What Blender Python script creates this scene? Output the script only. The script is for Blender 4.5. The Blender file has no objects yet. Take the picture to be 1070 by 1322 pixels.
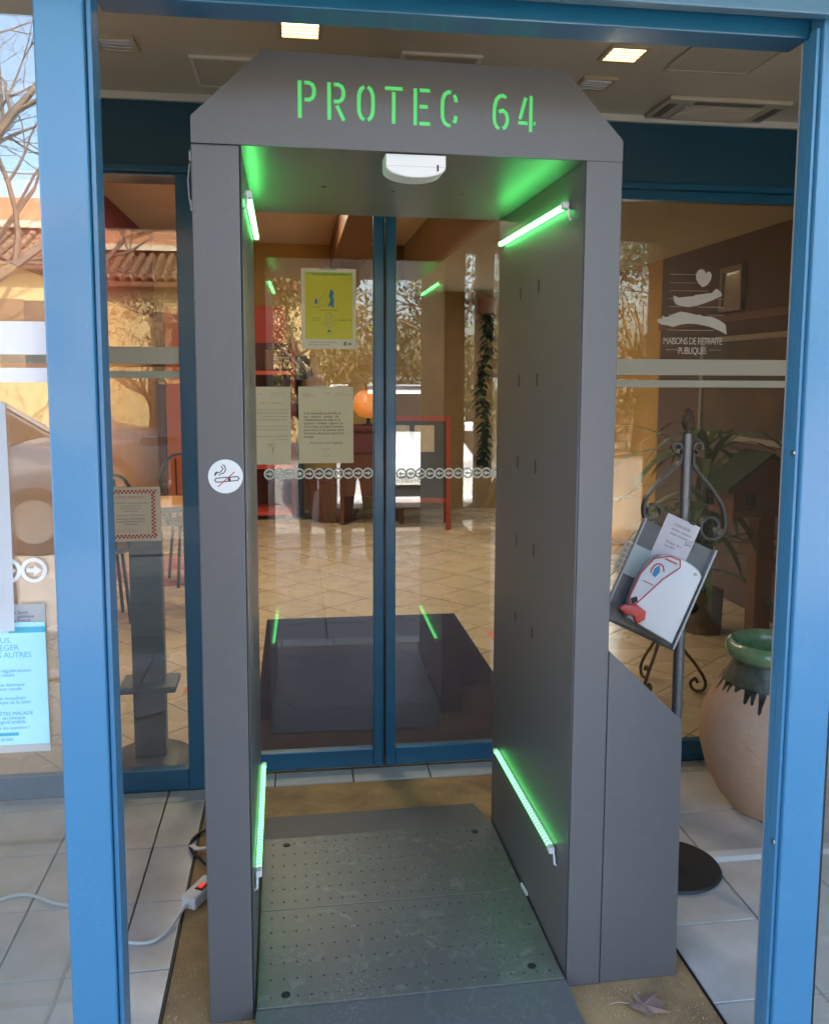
import bpy, bmesh, math, random
from mathutils import Vector, Matrix
random.seed(7)
R = math.radians
PI = math.pi
sc = bpy.context.scene
COL = sc.collection

# ------------------------------------------------------------------ camera
cam_d = bpy.data.cameras.new('camera')
cam_d.sensor_fit = 'HORIZONTAL'; cam_d.sensor_width = 36.0
cam_d.lens = 1123.0 * 36.0 / 1070.0
cam_d.shift_y = -57.0 / 1070.0
cam_d.clip_start = 0.02; cam_d.clip_end = 3000
cam = bpy.data.objects.new('camera', cam_d); COL.objects.link(cam)
def cam_matrix(pos, yaw, pitch, roll):
    y, p, r = R(yaw), R(pitch), R(roll)
    f = Vector((math.sin(y)*math.cos(p), math.cos(y)*math.cos(p), -math.sin(p)))
    r0 = Vector((math.cos(y), -math.sin(y), 0)); u0 = r0.cross(f)
    rt = r0*math.cos(r) + u0*math.sin(r); up = -r0*math.sin(r) + u0*math.cos(r)
    m = Matrix((rt, up, -f)).transposed().to_4x4(); m.translation = pos
    return m
cam.matrix_world = cam_matrix(Vector((0.221, -1.9836, 1.5582)), 7.806, 6.134, 0.2587)
sc.camera = cam

# ------------------------------------------------------------------ sky, sun, exposure
SUN_EL, SUN_AZ = 44.0, 28.0            # azimuth from +Y towards +X: the sun stands behind the building
w = bpy.data.worlds.new('World'); sc.world = w; w.use_nodes = True
nt = w.node_tree; bgn = nt.nodes['Background']
sky = nt.nodes.new('ShaderNodeTexSky'); sky.sky_type = 'NISHITA'; sky.sun_disc = False
sky.sun_elevation = R(SUN_EL); sky.sun_rotation = R(SUN_AZ)
sky.air_density = 1.0; sky.dust_density = 4.0; sky.ozone_density = 1.0
nt.links.new(sky.outputs[0], bgn.inputs[0]); bgn.inputs[1].default_value = 0.15
sd = bpy.data.lights.new('sun', 'SUN'); sd.energy = 2.9; sd.angle = R(0.53); sd.color = (1, .94, .84)
sun = bpy.data.objects.new('sun', sd); COL.objects.link(sun)
sv = Vector((math.sin(R(SUN_AZ))*math.cos(R(SUN_EL)), math.cos(R(SUN_AZ))*math.cos(R(SUN_EL)), math.sin(R(SUN_EL))))
sun.rotation_euler = sv.to_track_quat('Z', 'Y').to_euler(); sun.location = (0, 0, 30)
sc.view_settings.view_transform = 'Standard'; sc.view_settings.look = 'None'
sc.view_settings.gamma = 1; sc.view_settings.use_curve_mapping = False
sc.view_settings.exposure = 3.3
cy = sc.cycles
cy.use_denoising = True
cy.max_bounces = 10; cy.diffuse_bounces = 5; cy.glossy_bounces = 5; cy.transparent_max_bounces = 24; cy.transmission_bounces = 6
cy.sample_clamp_indirect = 8; cy.caustics_reflective = False; cy.caustics_refractive = False

# ------------------------------------------------------------------ materials
MATS = {}
def mat(name, col, rough=.5, metal=0, spec=.5, var=0, vscale=8, vcol=None, bump=0, bscale=60, coat=0, emit=None, estr=0, rvar=0, stretch=None, detail=5):
    """procedural principled material: base colour mixed by noise with vcol, noise bump, roughness variation"""
    if name in MATS: return MATS[name]
    m = bpy.data.materials.new(name); m.use_nodes = True; MATS[name] = m
    n = m.node_tree.nodes; l = m.node_tree.links; b = n['Principled BSDF']
    b.inputs['Base Color'].default_value = (*col, 1); b.inputs['Roughness'].default_value = rough
    b.inputs['Metallic'].default_value = metal; b.inputs['Specular IOR Level'].default_value = spec
    b.inputs['Coat Weight'].default_value = coat; b.inputs['Coat Roughness'].default_value = .08
    if emit: b.inputs['Emission Color'].default_value = (*emit, 1); b.inputs['Emission Strength'].default_value = estr
    if var or bump or rvar:
        tc = n.new('ShaderNodeTexCoord'); mp = n.new('ShaderNodeMapping'); l.new(tc.outputs['Object'], mp.inputs[0])
        if stretch: mp.inputs['Scale'].default_value = stretch
    if var or rvar:
        nz = n.new('ShaderNodeTexNoise'); nz.inputs['Scale'].default_value = vscale; nz.inputs['Detail'].default_value = detail; nz.inputs['Roughness'].default_value = .6
        l.new(mp.outputs[0], nz.inputs[0])
        rp = n.new('ShaderNodeValToRGB'); rp.color_ramp.elements[0].position = .35; rp.color_ramp.elements[1].position = .68
        l.new(nz.outputs[0], rp.inputs[0])
    if var:
        mx = n.new('ShaderNodeMix'); mx.data_type = 'RGBA'
        vc = vcol or tuple(c*.6 for c in col)
        mx.inputs[6].default_value = (*col, 1); mx.inputs[7].default_value = (*[c*(1-var)+v*var for c, v in zip(col, vc)], 1)
        l.new(rp.outputs[0], mx.inputs[0]); l.new(mx.outputs[2], b.inputs['Base Color'])
    if rvar:
        mr = n.new('ShaderNodeMapRange'); mr.inputs['To Min'].default_value = rough; mr.inputs['To Max'].default_value = rough+rvar
        l.new(rp.outputs[0], mr.inputs[0]); l.new(mr.outputs[0], b.inputs['Roughness'])
    if bump:
        n2 = n.new('ShaderNodeTexNoise'); n2.inputs['Scale'].default_value = bscale; n2.inputs['Detail'].default_value = 4
        l.new(mp.outputs[0], n2.inputs[0]); bp = n.new('ShaderNodeBump'); bp.inputs['Strength'].default_value = bump; bp.inputs['Distance'].default_value = .01
        l.new(n2.outputs[0], bp.inputs['Height']); l.new(bp.outputs[0], b.inputs['Normal'])
    return m
def glass_mat(name, r0=.05, tint=(.93, .95, .93), dirt=0.0):
    m = bpy.data.materials.new(name); m.use_nodes = True; MATS[name] = m
    n = m.node_tree.nodes; l = m.node_tree.links; n.clear()
    out = n.new('ShaderNodeOutputMaterial'); mix = n.new('ShaderNodeMixShader')
    tr = n.new('ShaderNodeBsdfTransparent'); tr.inputs[0].default_value = (*tint, 1)
    gl = n.new('ShaderNodeBsdfGlossy'); gl.inputs[1].default_value = 0.0; gl.inputs[0].default_value = (1, 1, 1, 1)
    geo = n.new('ShaderNodeNewGeometry'); dot = n.new('ShaderNodeVectorMath'); dot.operation = 'DOT_PRODUCT'
    l.new(geo.outputs['Incoming'], dot.inputs[0]); l.new(geo.outputs['Normal'], dot.inputs[1])
    ab = n.new('ShaderNodeMath'); ab.operation = 'ABSOLUTE'; l.new(dot.outputs['Value'], ab.inputs[0])
    om = n.new('ShaderNodeMath'); om.operation = 'SUBTRACT'; om.inputs[0].default_value = 1; l.new(ab.outputs[0], om.inputs[1])
    pw = n.new('ShaderNodeMath'); pw.operation = 'POWER'; l.new(om.outputs[0], pw.inputs[0]); pw.inputs[1].default_value = 5
    mr = n.new('ShaderNodeMapRange'); mr.inputs['To Min'].default_value = r0; mr.inputs['To Max'].default_value = 1; l.new(pw.outputs[0], mr.inputs[0])
    l.new(mr.outputs[0], mix.inputs[0]); l.new(tr.outputs[0], mix.inputs[1]); l.new(gl.outputs[0], mix.inputs[2])
    if dirt:
        df = n.new('ShaderNodeBsdfDiffuse'); df.inputs[0].default_value = (.6, .6, .58, 1)
        tc = n.new('ShaderNodeTexCoord'); mp = n.new('ShaderNodeMapping'); mp.inputs['Scale'].default_value = (1, 1, .35); nz = n.new('ShaderNodeTexNoise'); nz.inputs['Scale'].default_value = 7; nz.inputs['Detail'].default_value = 8
        l.new(tc.outputs['Object'], mp.inputs[0]); l.new(mp.outputs[0], nz.inputs[0])
        m2 = n.new('ShaderNodeMapRange'); m2.inputs['From Min'].default_value = .45; m2.inputs['From Max'].default_value = .8; m2.inputs['To Max'].default_value = dirt; l.new(nz.outputs[0], m2.inputs[0])
        mx2 = n.new('ShaderNodeMixShader'); l.new(m2.outputs[0], mx2.inputs[0]); l.new(mix.outputs[0], mx2.inputs[1]); l.new(df.outputs[0], mx2.inputs[2])
        l.new(mx2.outputs[0], out.inputs[0])
    else: l.new(mix.outputs[0], out.inputs[0])
    return m
def vinyl_mat(name, col, alpha):
    m = bpy.data.materials.new(name); m.use_nodes = True; MATS[name] = m
    b = m.node_tree.nodes['Principled BSDF']; b.inputs['Base Color'].default_value = (*col, 1); b.inputs['Roughness'].default_value = .5; b.inputs['Alpha'].default_value = alpha
    return m

GLASS = glass_mat('clear_door_glass', .07)
GLASS_OUT = glass_mat('front_panel_glass', .11, dirt=.05)
ACRYL = glass_mat('clear_acrylic', .05, (.86, .87, .88), dirt=.25)
FROST = vinyl_mat('frosted_vinyl', (.70, .66, .54), .86)
IVORY = vinyl_mat('ivory_vinyl', (.78, .74, .66), .96)
def dusty(name, base, dust, amt, rough=.38, coat=0):
    m = mat(name, base, .42, bump=.04, bscale=500, coat=coat); n = m.node_tree.nodes; l = m.node_tree.links; b = n['Principled BSDF']
    tc = n.new('ShaderNodeTexCoord')
    def nz(sc_, det, lo, hi, dist=0):
        a = n.new('ShaderNodeTexNoise'); a.inputs['Scale'].default_value = sc_; a.inputs['Detail'].default_value = det; a.inputs['Distortion'].default_value = dist; l.new(tc.outputs['Object'], a.inputs[0])
        r_ = n.new('ShaderNodeMapRange'); r_.inputs['From Min'].default_value = lo; r_.inputs['From Max'].default_value = hi; l.new(a.outputs[0], r_.inputs[0]); return r_.outputs[0]
    def mul(a, b_): q = n.new('ShaderNodeMath'); q.operation = 'MULTIPLY'; l.new(a, q.inputs[0]); (l.new(b_, q.inputs[1]) if not isinstance(b_, float) else q.inputs[1].__setattr__('default_value', b_)); return q.outputs[0]
    def add(a, b_): q = n.new('ShaderNodeMath'); q.operation = 'ADD'; q.use_clamp = True; l.new(a, q.inputs[0]); l.new(b_, q.inputs[1]); return q.outputs[0]
    patch = nz(4.5, 6, .45, .75); grain = nz(130, 4, .52, .75); smear = nz(16, 10, .55, .8, 1.5); speck = nz(260, 2, .70, .74)
    f = add(add(mul(mul(patch, grain), .75), mul(smear, .35)), mul(mul(speck, patch), .9))
    f = mul(f, amt)
    mx = n.new('ShaderNodeMix'); mx.data_type = 'RGBA'; mx.inputs[6].default_value = (*base, 1); mx.inputs[7].default_value = (*dust, 1); l.new(f, mx.inputs[0]); l.new(mx.outputs[2], b.inputs['Base Color'])
    mr = n.new('ShaderNodeMapRange'); mr.inputs['To Min'].default_value = rough; mr.inputs['To Max'].default_value = rough+.4; l.new(f, mr.inputs[0]); l.new(mr.outputs[0], b.inputs['Roughness'])
    return m
GATE = dusty('grey_powder_coat', (.112, .108, .1065), (.23, .225, .22), .3)
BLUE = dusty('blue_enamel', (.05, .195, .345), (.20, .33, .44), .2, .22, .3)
PLAT = dusty('scuffed_platform_grey', (.10, .108, .104), (.46, .47, .45), .85)
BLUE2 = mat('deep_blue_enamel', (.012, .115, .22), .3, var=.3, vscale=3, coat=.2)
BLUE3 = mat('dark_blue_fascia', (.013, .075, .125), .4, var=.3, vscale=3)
BLACK = mat('black_rubber', (.012, .012, .013), .6)
BLACKM = mat('black_plastic', (.02, .02, .022), .4)
WHITEP = mat('white_plastic', (.75, .75, .73), .35)
PAPER = mat('white_paper', (.78, .77, .72), .7, var=.1, vscale=6)
INK = mat('dark_ink', (.05, .05, .06), .7)
INKG = mat('grey_ink', (.25, .25, .27), .7)
REDP = mat('red_print', (.55, .04, .04), .6)
CEIL = mat('taupe_ceiling_paint', (.64, .55, .42), .35, var=.25, vscale=1.5, bump=.02, bscale=40)
STEEL = mat('brushed_steel', (.42, .42, .42), .35, metal=1, var=.2, vscale=30)
IRON = mat('grey_wrought_iron', (.24, .245, .25), .4, metal=.7, var=.4, vscale=40)
DIRON = mat('black_wrought_iron', (.02, .02, .02), .5, metal=.3)
GROUT = mat('dark_grout', (.06, .058, .055), .9, var=.4, vscale=15)
TILE = mat('pale_floor_tile', (.66, .63, .59), .28, var=.9, vscale=6, vcol=(.50, .47, .42), rvar=.2, bump=.02, bscale=30)
TILEW = mat('white_threshold_tile', (.62, .61, .58), .3, var=.4, vscale=9)
LTILE = mat('beige_lobby_tile', (.60, .50, .36), .22, var=.15, vscale=1.2, vcol=(.44, .33, .21), rvar=.12)
LTILE2 = mat('sand_lobby_tile', (.62, .52, .38), .22, var=.15, vscale=1.2, vcol=(.47, .36, .23), rvar=.12)
OCHRE = mat('ochre_wall_paint', (.50, .31, .09), .75, var=.3, vscale=4, bump=.08, bscale=50)
CREAM = mat('cream_paint', (.66, .54, .40), .8, var=.15, vscale=3)
REDW = mat('dark_red_wall', (.22, .03, .025), .7, var=.3, vscale=4)
REDB = mat('bright_red_panel', (.62, .07, .05), .6, var=.2, vscale=5)
ORANGE = mat('orange_panel', (.70, .19, .07), .6, var=.2, vscale=5)
MAROON = mat('maroon_panel', (.14, .03, .035), .6, var=.3, vscale=6)
BROWN = mat('brown_wood', (.17, .07, .03), .5, var=.6, vscale=5, stretch=(12, 12, .8))
PURPLE = mat('plum_brown_wall', (.13, .095, .095), .75, var=.25, vscale=3, bump=.05, bscale=60)

# ------------------------------------------------------------------ builders
ROOTM = {}
class MB:
    def __init__(s): s.bm = bmesh.new()
    def box(s, x0, x1, y0, y1, z0, z1, bev=0, seg=2):
        vs = [s.bm.verts.new(p) for p in ((x0,y0,z0),(x1,y0,z0),(x1,y1,z0),(x0,y1,z0),(x0,y0,z1),(x1,y0,z1),(x1,y1,z1),(x0,y1,z1))]
        fs = [s.bm.faces.new([vs[i] for i in f]) for f in ((3,2,1,0),(4,5,6,7),(0,1,5,4),(1,2,6,5),(2,3,7,6),(3,0,4,7))]
        if bev:
            es = list({e for f in fs for e in f.edges}); bmesh.ops.bevel(s.bm, geom=es, offset=bev, segments=seg, affect='EDGES', profile=.5)
        return s
    def obox(s, c, size, rot, bev=0):
        """box of a size about a centre with a rotation matrix"""
        n0 = len(s.bm.verts); old = set(s.bm.verts)
        a, b, d = (v/2 for v in size); s.box(-a, a, -b, b, -d, d, bev)
        for v in s.bm.verts:
            if v not in old: v.co = rot @ v.co + Vector(c)
        return s
    def prism(s, pts, d0, d1, axis='y', bev=0):
        """outline in the two other axes, extruded along axis"""
        def P(a, b, d):
            return {'y': (a, d, b), 'x': (d, a, b), 'z': (a, b, d)}[axis]
        A = [s.bm.verts.new(P(a, b, d0)) for a, b in pts]; B = [s.bm.verts.new(P(a, b, d1)) for a, b in pts]
        fs = [s.bm.faces.new(A), s.bm.faces.new(B[::-1])]
        n = len(pts)
        for i in range(n): fs.append(s.bm.faces.new((A[i], B[i], B[(i+1) % n], A[(i+1) % n])))
        bmesh.ops.recalc_face_normals(s.bm, faces=fs)
        if bev:
            es = list({e for f in fs[:2] for e in f.edges}); bmesh.ops.bevel(s.bm, geom=es, offset=bev, segments=2, affect='EDGES', profile=.5)
        return s
    def tube(s, pts, r, n=8, cap=True):
        pts = [Vector(p) for p in pts]; rs = r if isinstance(r, (list, tuple)) else [r]*len(pts)
        rings = []; prev = None
        for i, p in enumerate(pts):
            t = (pts[min(i+1, len(pts)-1)] - pts[max(i-1, 0)]); t = t.normalized() if t.length > 1e-9 else Vector((0, 0, 1))
            if prev is None: a = t.orthogonal().normalized()
            else:
                a = prev - t*prev.dot(t); a = a.normalized() if a.length > 1e-6 else t.orthogonal().normalized()
            prev = a; b = t.cross(a)
            rings.append([s.bm.verts.new(p + (a*math.cos(2*PI*k/n) + b*math.sin(2*PI*k/n))*rs[i]) for k in range(n)])
        for i in range(len(rings)-1):
            for k in range(n): s.bm.faces.new((rings[i][k], rings[i][(k+1) % n], rings[i+1][(k+1) % n], rings[i+1][k]))
        if cap:
            s.bm.faces.new(rings[0][::-1]); s.bm.faces.new(rings[-1])
        return s
    def flatbar(s, pts, wv, th, up):
        """flat iron bar: rectangle section, width along vector up, thickness in the plane"""
        pts = [Vector(p) for p in pts]; up = Vector(up).normalized(); rings = []
        for i, p in enumerate(pts):
            t = (pts[min(i+1, len(pts)-1)] - pts[max(i-1, 0)]).normalized(); nn = t.cross(up).normalized()
            rings.append([s.bm.verts.new(p + nn*a*th/2 + up*b*wv/2) for a, b in ((-1,-1),(1,-1),(1,1),(-1,1))])
        for i in range(len(rings)-1):
            for k in range(4): s.bm.faces.new((rings[i][k], rings[i][(k+1) % 4], rings[i+1][(k+1) % 4], rings[i+1][k]))
        s.bm.faces.new(rings[0][::-1]); s.bm.faces.new(rings[-1])
        return s
    def lathe(s, prof, c=(0, 0, 0), n=32, jit=0):
        rings = []
        for r, z in prof:
            if r < 1e-5: rings.append([s.bm.verts.new((c[0], c[1], c[2]+z))])
            else: rings.append([s.bm.verts.new((c[0]+r*math.cos(2*PI*k/n), c[1]+r*math.sin(2*PI*k/n), c[2]+z)) for k in range(n)])
        for A, B in zip(rings, rings[1:]):
            for k in range(n):
                k2 = (k+1) % n
                if len(A) == 1 and len(B) == 1: continue
                if len(A) == 1: s.bm.faces.new((A[0], B[k2], B[k]))
                elif len(B) == 1: s.bm.faces.new((A[k], A[k2], B[0]))
                else: s.bm.faces.new((A[k], A[k2], B[k2], B[k]))
        return s
    def quad(s, *p): s.bm.faces.new([s.bm.verts.new(q) for q in p]); return s
    def build(s, name, m, parent=None, smooth=False, world=False):
        me = bpy.data.meshes.new(name)
        if parent is not None and world:
            s.bm.transform(ROOTM[parent].inverted())
        s.bm.to_mesh(me); s.bm.free()
        return link(name, me, m, parent, smooth)
def link(name, me, m, parent=None, smooth=False):
    me.materials.clear()
    for q in (m if isinstance(m, (list, tuple)) else [m]): me.materials.append(q)
    if smooth:
        for p in me.polygons: p.use_smooth = True
        try: me.set_sharp_from_angle(angle=R(40))
        except Exception: pass
    o = bpy.data.objects.new(name, me); COL.objects.link(o)
    if parent is not None:
        o.parent = parent; ROOTM[o] = ROOTM.get(parent, Matrix())
    else: ROOTM[o] = Matrix()
    return o
def tag(o, label, cat, group=None, kind=None):
    if label: o['label'] = label
    if cat: o['category'] = cat
    if group: o['group'] = group
    if kind: o['kind'] = kind
    return o
def struct(o): o['kind'] = 'structure'; return o
def thing(name, label, cat, loc=(0, 0, 0), rz=0, group=None):
    o = bpy.data.objects.new(name, None); COL.objects.link(o); o.location = loc; o.rotation_euler = (0, 0, rz)
    o.empty_display_size = .1
    ROOTM[o] = Matrix.Translation(loc) @ Matrix.Rotation(rz, 4, 'Z')
    return tag(o, label, cat, group)
def sthing(name, loc=(0, 0, 0)):
    o = bpy.data.objects.new(name, None); COL.objects.link(o); o.location = loc; ROOTM[o] = Matrix.Translation(loc); return struct(o)
def B(name, m, parent, *a, bev=0, world=False, **k):
    return MB().box(*a, bev=bev).build(name, m, parent, world=world, **k)
def copy_part(o, parent, loc):
    c = o.copy(); COL.objects.link(c); c.parent = parent; c.location = loc; ROOTM[c] = ROOTM.get(parent, Matrix()); return c
DG = None
def plate(name, m, parent, outer, holes, d0, d1, axis='y', world=False):
    """sheet with real cut-outs: filled 2D curve with thickness"""
    cu = bpy.data.curves.new(name, 'CURVE'); cu.dimensions = '2D'; cu.fill_mode = 'BOTH'; cu.extrude = abs(d1-d0)/2
    for poly in [outer]+holes:
        sp = cu.splines.new('POLY'); sp.points.add(len(poly)-1); sp.use_cyclic_u = True
        for q, (a, b) in zip(sp.points, poly): q.co = (a, b, 0, 1)
    o = bpy.data.objects.new(name, cu); COL.objects.link(o)
    dg = bpy.context.evaluated_depsgraph_get(); me = bpy.data.meshes.new_from_object(o.evaluated_get(dg))
    bpy.data.objects.remove(o); bpy.data.curves.remove(cu)
    mid = (d0+d1)/2
    for v in me.vertices:
        a, b, d = v.co
        v.co = {'y': (a, mid-d, b), 'x': (mid+d, a, b), 'z': (a, b, mid+d)}[axis]
    if parent is not None and world: me.transform(ROOTM[parent].inverted())
    bm = bmesh.new(); bm.from_mesh(me); bmesh.ops.recalc_face_normals(bm, faces=bm.faces); bm.to_mesh(me); bm.free()
    me.name = name
    return link(name, me, m, parent)
def text_mesh(lines, y=0):
    """lines: (string, x, z, size, align[, shear]) -> list of (verts, faces) in the XZ plane facing -Y"""
    V, F = [], []
    for ln in lines:
        s, x, z, size, al = ln[:5]
        cu = bpy.data.curves.new('t', 'FONT'); cu.body = s; cu.size = size; cu.align_x = al; cu.fill_mode = 'FRONT'; cu.resolution_u = 2
        if len(ln) > 5: cu.space_character = ln[5]
        o = bpy.data.objects.new('t', cu); COL.objects.link(o)
        dg = bpy.context.evaluated_depsgraph_get(); me = bpy.data.meshes.new_from_object(o.evaluated_get(dg))
        bpy.data.objects.remove(o); bpy.data.curves.remove(cu)
        n = len(V); V += [(x+v.co.x, y, z+v.co.y) for v in me.vertices]; F += [[n+i for i in p.vertices] for p in me.polygons]
        bpy.data.meshes.remove(me)
    return V, F
def text(name, lines, m, parent, y=0):
    V, F = text_mesh(lines, y); me = bpy.data.meshes.new(name); me.from_pydata(V, [], F); o = link(name, me, m, parent); o['kind'] = 'stuff'; return o
def stroke(pts, wd):
    pts = [Vector(p) for p in pts]; L, Rr = [], []
    for i, p in enumerate(pts):
        t = (pts[min(i+1, len(pts)-1)] - pts[max(i-1, 0)]).normalized(); n = Vector((-t.y, t.x))
        k = 1.0
        if 0 < i < len(pts)-1:
            t1 = (pts[i]-pts[i-1]).normalized(); k = 1/max(.6, n.dot(Vector((-t1.y, t1.x))))
        L.append(tuple(p+n*wd/2*k)); Rr.append(tuple(p-n*wd/2*k))
    return L + Rr[::-1]
def arc(cx, cy_, rx, ry, a0, a1, n=10):
    return [(cx+rx*math.cos(R(a0+(a1-a0)*i/n)), cy_+ry*math.sin(R(a0+(a1-a0)*i/n))) for i in range(n+1)]
def flat(name, m, parent, polys, y, th=.0004, world=False):
    mb = MB()
    for p in polys: mb.prism(p, y-th, y, 'y')
    return mb.build(name, m, parent, world=world)
def disc(cx, cz, r, n=24): return [(cx+r*math.cos(2*PI*k/n), cz+r*math.sin(2*PI*k/n)) for k in range(n)]
def rect(x0, x1, z0, z1): return [(x0, z0), (x1, z0), (x1, z1), (x0, z1)]

# ================================================================== SETTING
struct(B('ground', mat('pale_worn_asphalt', (.27, .255, .23), .9, var=.5, vscale=3, bump=.3, bscale=120), None, -600, 600, -600, 600, -.6, -.08))
pv = sthing('pavement', (0, -2, -.08))
PAVE = mat('concrete_paving', (.42, .39, .34), .85, var=.5, vscale=2.5, bump=.2, bscale=90)
slab = MB().box(-.395, .395, -.395, .395, 0, .055, bev=.006).build('paving_slab', PAVE, pv)
slab.location = (-4.8, -.8, 0)
for i in range(13):
    for j in range(4):
        if i or j: copy_part(slab, pv, (-4.8+.8*i, -.8+.8*j, 0))
B('kerb', mat('kerb_stone', (.4, .39, .36), .85, var=.5, vscale=6, bump=.2), pv, -30, 30, -1.35, -1.21, -.02, .075, bev=.01)

# vestibule floor: grout bed and single tiles round the mat well
vf = sthing('vestibule_floor', (0, 0, 0))
B('floor_bed', GROUT, vf, -1.05, 2.25, -.42, 1.34, -.075, -.012)
P = .306
tile_cache = {}
def tile(x0, x1, y0, y1, m=TILE, par=vf, nm='floor_tile', top=0.0):
    g = .003; k = (round(x1-x0, 4), round(y1-y0, 4), m.name)
    z = random.uniform(-.0005, .0005)+top
    if k not in tile_cache:
        a, b = (x1-x0)/2-g, (y1-y0)/2-g
        tile_cache[k] = MB().box(-a, a, -b, b, -.012, 0, bev=.0012, seg=1).build(nm, m, par); o = tile_cache[k]
        o.location = ((x0+x1)/2, (y0+y1)/2, z)
    else: copy_part(tile_cache[k], par, ((x0+x1)/2, (y0+y1)/2, z))
ys = [-.40, -.09, .216, .522, .828, 1.134, 1.225]
xl = [-1.05, -.872, -.566, -.26, -.118]; xr = [1.238, 1.53, 1.828, 2.134, 2.25]
for xs in (xl, xr):
    for a, b in zip(xs, xs[1:]):
        for c, d in zip(ys, ys[1:]): tile(a, b, c, d)
xm = [-.118, .13, .43, .73, 1.03, 1.238]
for a, b in zip(xm, xm[1:]): tile(a, b, 1.212, 1.318, TILEW, vf, 'threshold_tile', .002)
for a, b in zip(xm, xm[1:]): tile(a, b, -.40, -.262, TILE, vf, 'floor_tile')
B('metal_edge_strip', DIRON, vf, -.118, -.114, -.26, 1.21, -.02, .0025)
B('metal_edge_strip', DIRON, vf, 1.234, 1.238, -.26, 1.21, -.02, .0025)

# lobby floor: diagonal tiles clipped to the room
lf = sthing('lobby_floor', (0, 0, 0))
B('floor_bed', mat('lobby_grout', (.11, .085, .06), .9), lf, -3.2, 3.3, 1.345, 8.0, -.075, -.012)
def clip(poly, a, b, c):   # keep a*x+b*y<=c
    out = []
    for i, p in enumerate(poly):
        q = poly[(i+1) % len(poly)]; dp = a*p[0]+b*p[1]-c; dq = a*q[0]+b*q[1]-c
        if dp <= 0: out.append(p)
        if dp*dq < 0: t = dp/(dp-dq); out.append((p[0]+t*(q[0]-p[0]), p[1]+t*(q[1]-p[1])))
    return out
LT = .335; cells = []; ang = R(40); ux, uy = (math.cos(ang), math.sin(ang)), (-math.sin(ang), math.cos(ang))
for i in range(-20, 40):
    for j in range(-20, 40):
        c = (ux[0]*i*LT+uy[0]*j*LT, 1.4+ux[1]*i*LT+uy[1]*j*LT); h = LT/2-.003
        poly = [(c[0]+ux[0]*a*h+uy[0]*b*h, c[1]+ux[1]*a*h+uy[1]*b*h) for a, b in ((-1,-1),(1,-1),(1,1),(-1,1))]
        for a, b, k in ((1, 0, 3.2), (-1, 0, 1.3), (0, 1, 7.98), (0, -1, -1.36)):
            if poly: poly = clip(poly, a, b, k)
        if poly and len(poly) > 2: cells.append((c, poly, (i+j) % 2))
cells.sort(key=lambda e: e[0][1])
far = MB(); nn = 0; ltm = None
for c, poly, q in cells:
    area = abs(sum(poly[i][0]*poly[(i+1) % len(poly)][1]-poly[(i+1) % len(poly)][0]*poly[i][1] for i in range(len(poly))))/2
    if area < .002: continue
    if nn < 290:
        mm = LTILE if random.random() < .6 else LTILE2
        if area > .108:
            if ltm is None:
                ltm = {}
            if mm.name not in ltm:
                h = LT/2-.003; ltm[mm.name] = MB().prism([(ux[0]*a*h+uy[0]*b*h, ux[1]*a*h+uy[1]*b*h) for a, b in ((-1,-1),(1,-1),(1,1),(-1,1))], -.012, 0, 'z').build('lobby_tile', mm, lf); ltm[mm.name].location = (c[0], c[1], 0)
            else: copy_part(ltm[mm.name], lf, (c[0], c[1], random.uniform(-.0006, .0004)))
        else: MB().prism(poly, -.012, 0, 'z').build('lobby_tile', mm, lf)
        nn += 1
    else: far.prism(poly, -.012, 0, 'z')
if len(far.bm.verts): far.build('far_lobby_tiles', LTILE, lf)['kind'] = 'stuff'

# vestibule shell
struct(B('vestibule_ceiling', CEIL, None, -1.06, 2.26, -.19, 1.42, 2.512, 2.58))
struct(B('wall_vestibule_left', CREAM, None, -1.2, -1.06, -.26, 1.42, -.075, 2.58))
struct(B('wall_vestibule_right', mat('taupe_wall', (.36, .3, .24), .8, var=.2), None, 2.26, 2.4, -.26, 1.42, -.075, 2.58))
# facade, canopy, roof
FAC = mat('pale_ochre_render', (.55, .40, .22), .9, var=.3, vscale=1.5, bump=.25, bscale=70)
struct(B('facade_left', FAC, None, -7, -1.062, -.44, -.262, -.08, 3.2))
struct(B('facade_right', FAC, None, 2.262, 8, -.44, -.262, -.08, 3.2))
struct(B('facade_above', FAC, None, -1.06, 2.26, -.42, -.20, 2.62, 3.2))
struct(B('canopy', mat('canopy_soffit', (.30, .27, .23), .8, var=.2), None, -7, 8, -1.62, -.445, 2.66, 2.86))
struct(B('flat_roof', mat('roof_gravel', (.3, .29, .27), .95), None, -7.2, 8.2, -.6, 8.4, 3.203, 3.5))
# lobby shell
struct(B('wall_lobby_back', OCHRE, None, -1.5, 1.3, 8.0, 8.2, -.08, 3.2))
struct(B('wall_lobby_back_right', mat('shaded_ochre_paint', (.25, .15, .05), .75, var=.3, vscale=4, bump=.08, bscale=50), None, 1.3, 3.4, 7.94, 8.2, -.08, 3.2))  # ochre wall darkened here: its weaker light is put into the colour
lw = sthing('wall_lobby_left', (0, 0, 0))
B('upper_wall', REDW, lw, -1.5, -1.3, 1.425, 8.0, 2.15, 3.2)
B('lower_wall', mat('apricot_wall', (.60, .30, .14), .75, var=.25, vscale=3), lw, -1.5, -1.305, 1.425, 8.0, -.08, 2.15)
struct(B('wall_lobby_front_left', CREAM, None, -1.5, -1.06, 1.30, 1.42, -.08, 3.2))
struct(B('wall_lobby_front_right', CREAM, None, 2.26, 3.3, 1.30, 1.42, -.08, 3.2))
struct(B('wall_lobby_above_doors', CREAM, None, -1.06, 2.26, 1.425, 1.52, 2.515, 3.2))
rw = sthing('wall_lobby_right', (0, 0, 0))       # with a tall window towards the garden
B('wall_panel', PURPLE, rw, 3.2, 3.4, 1.42, 4.9, -.08, 3.2)
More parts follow.
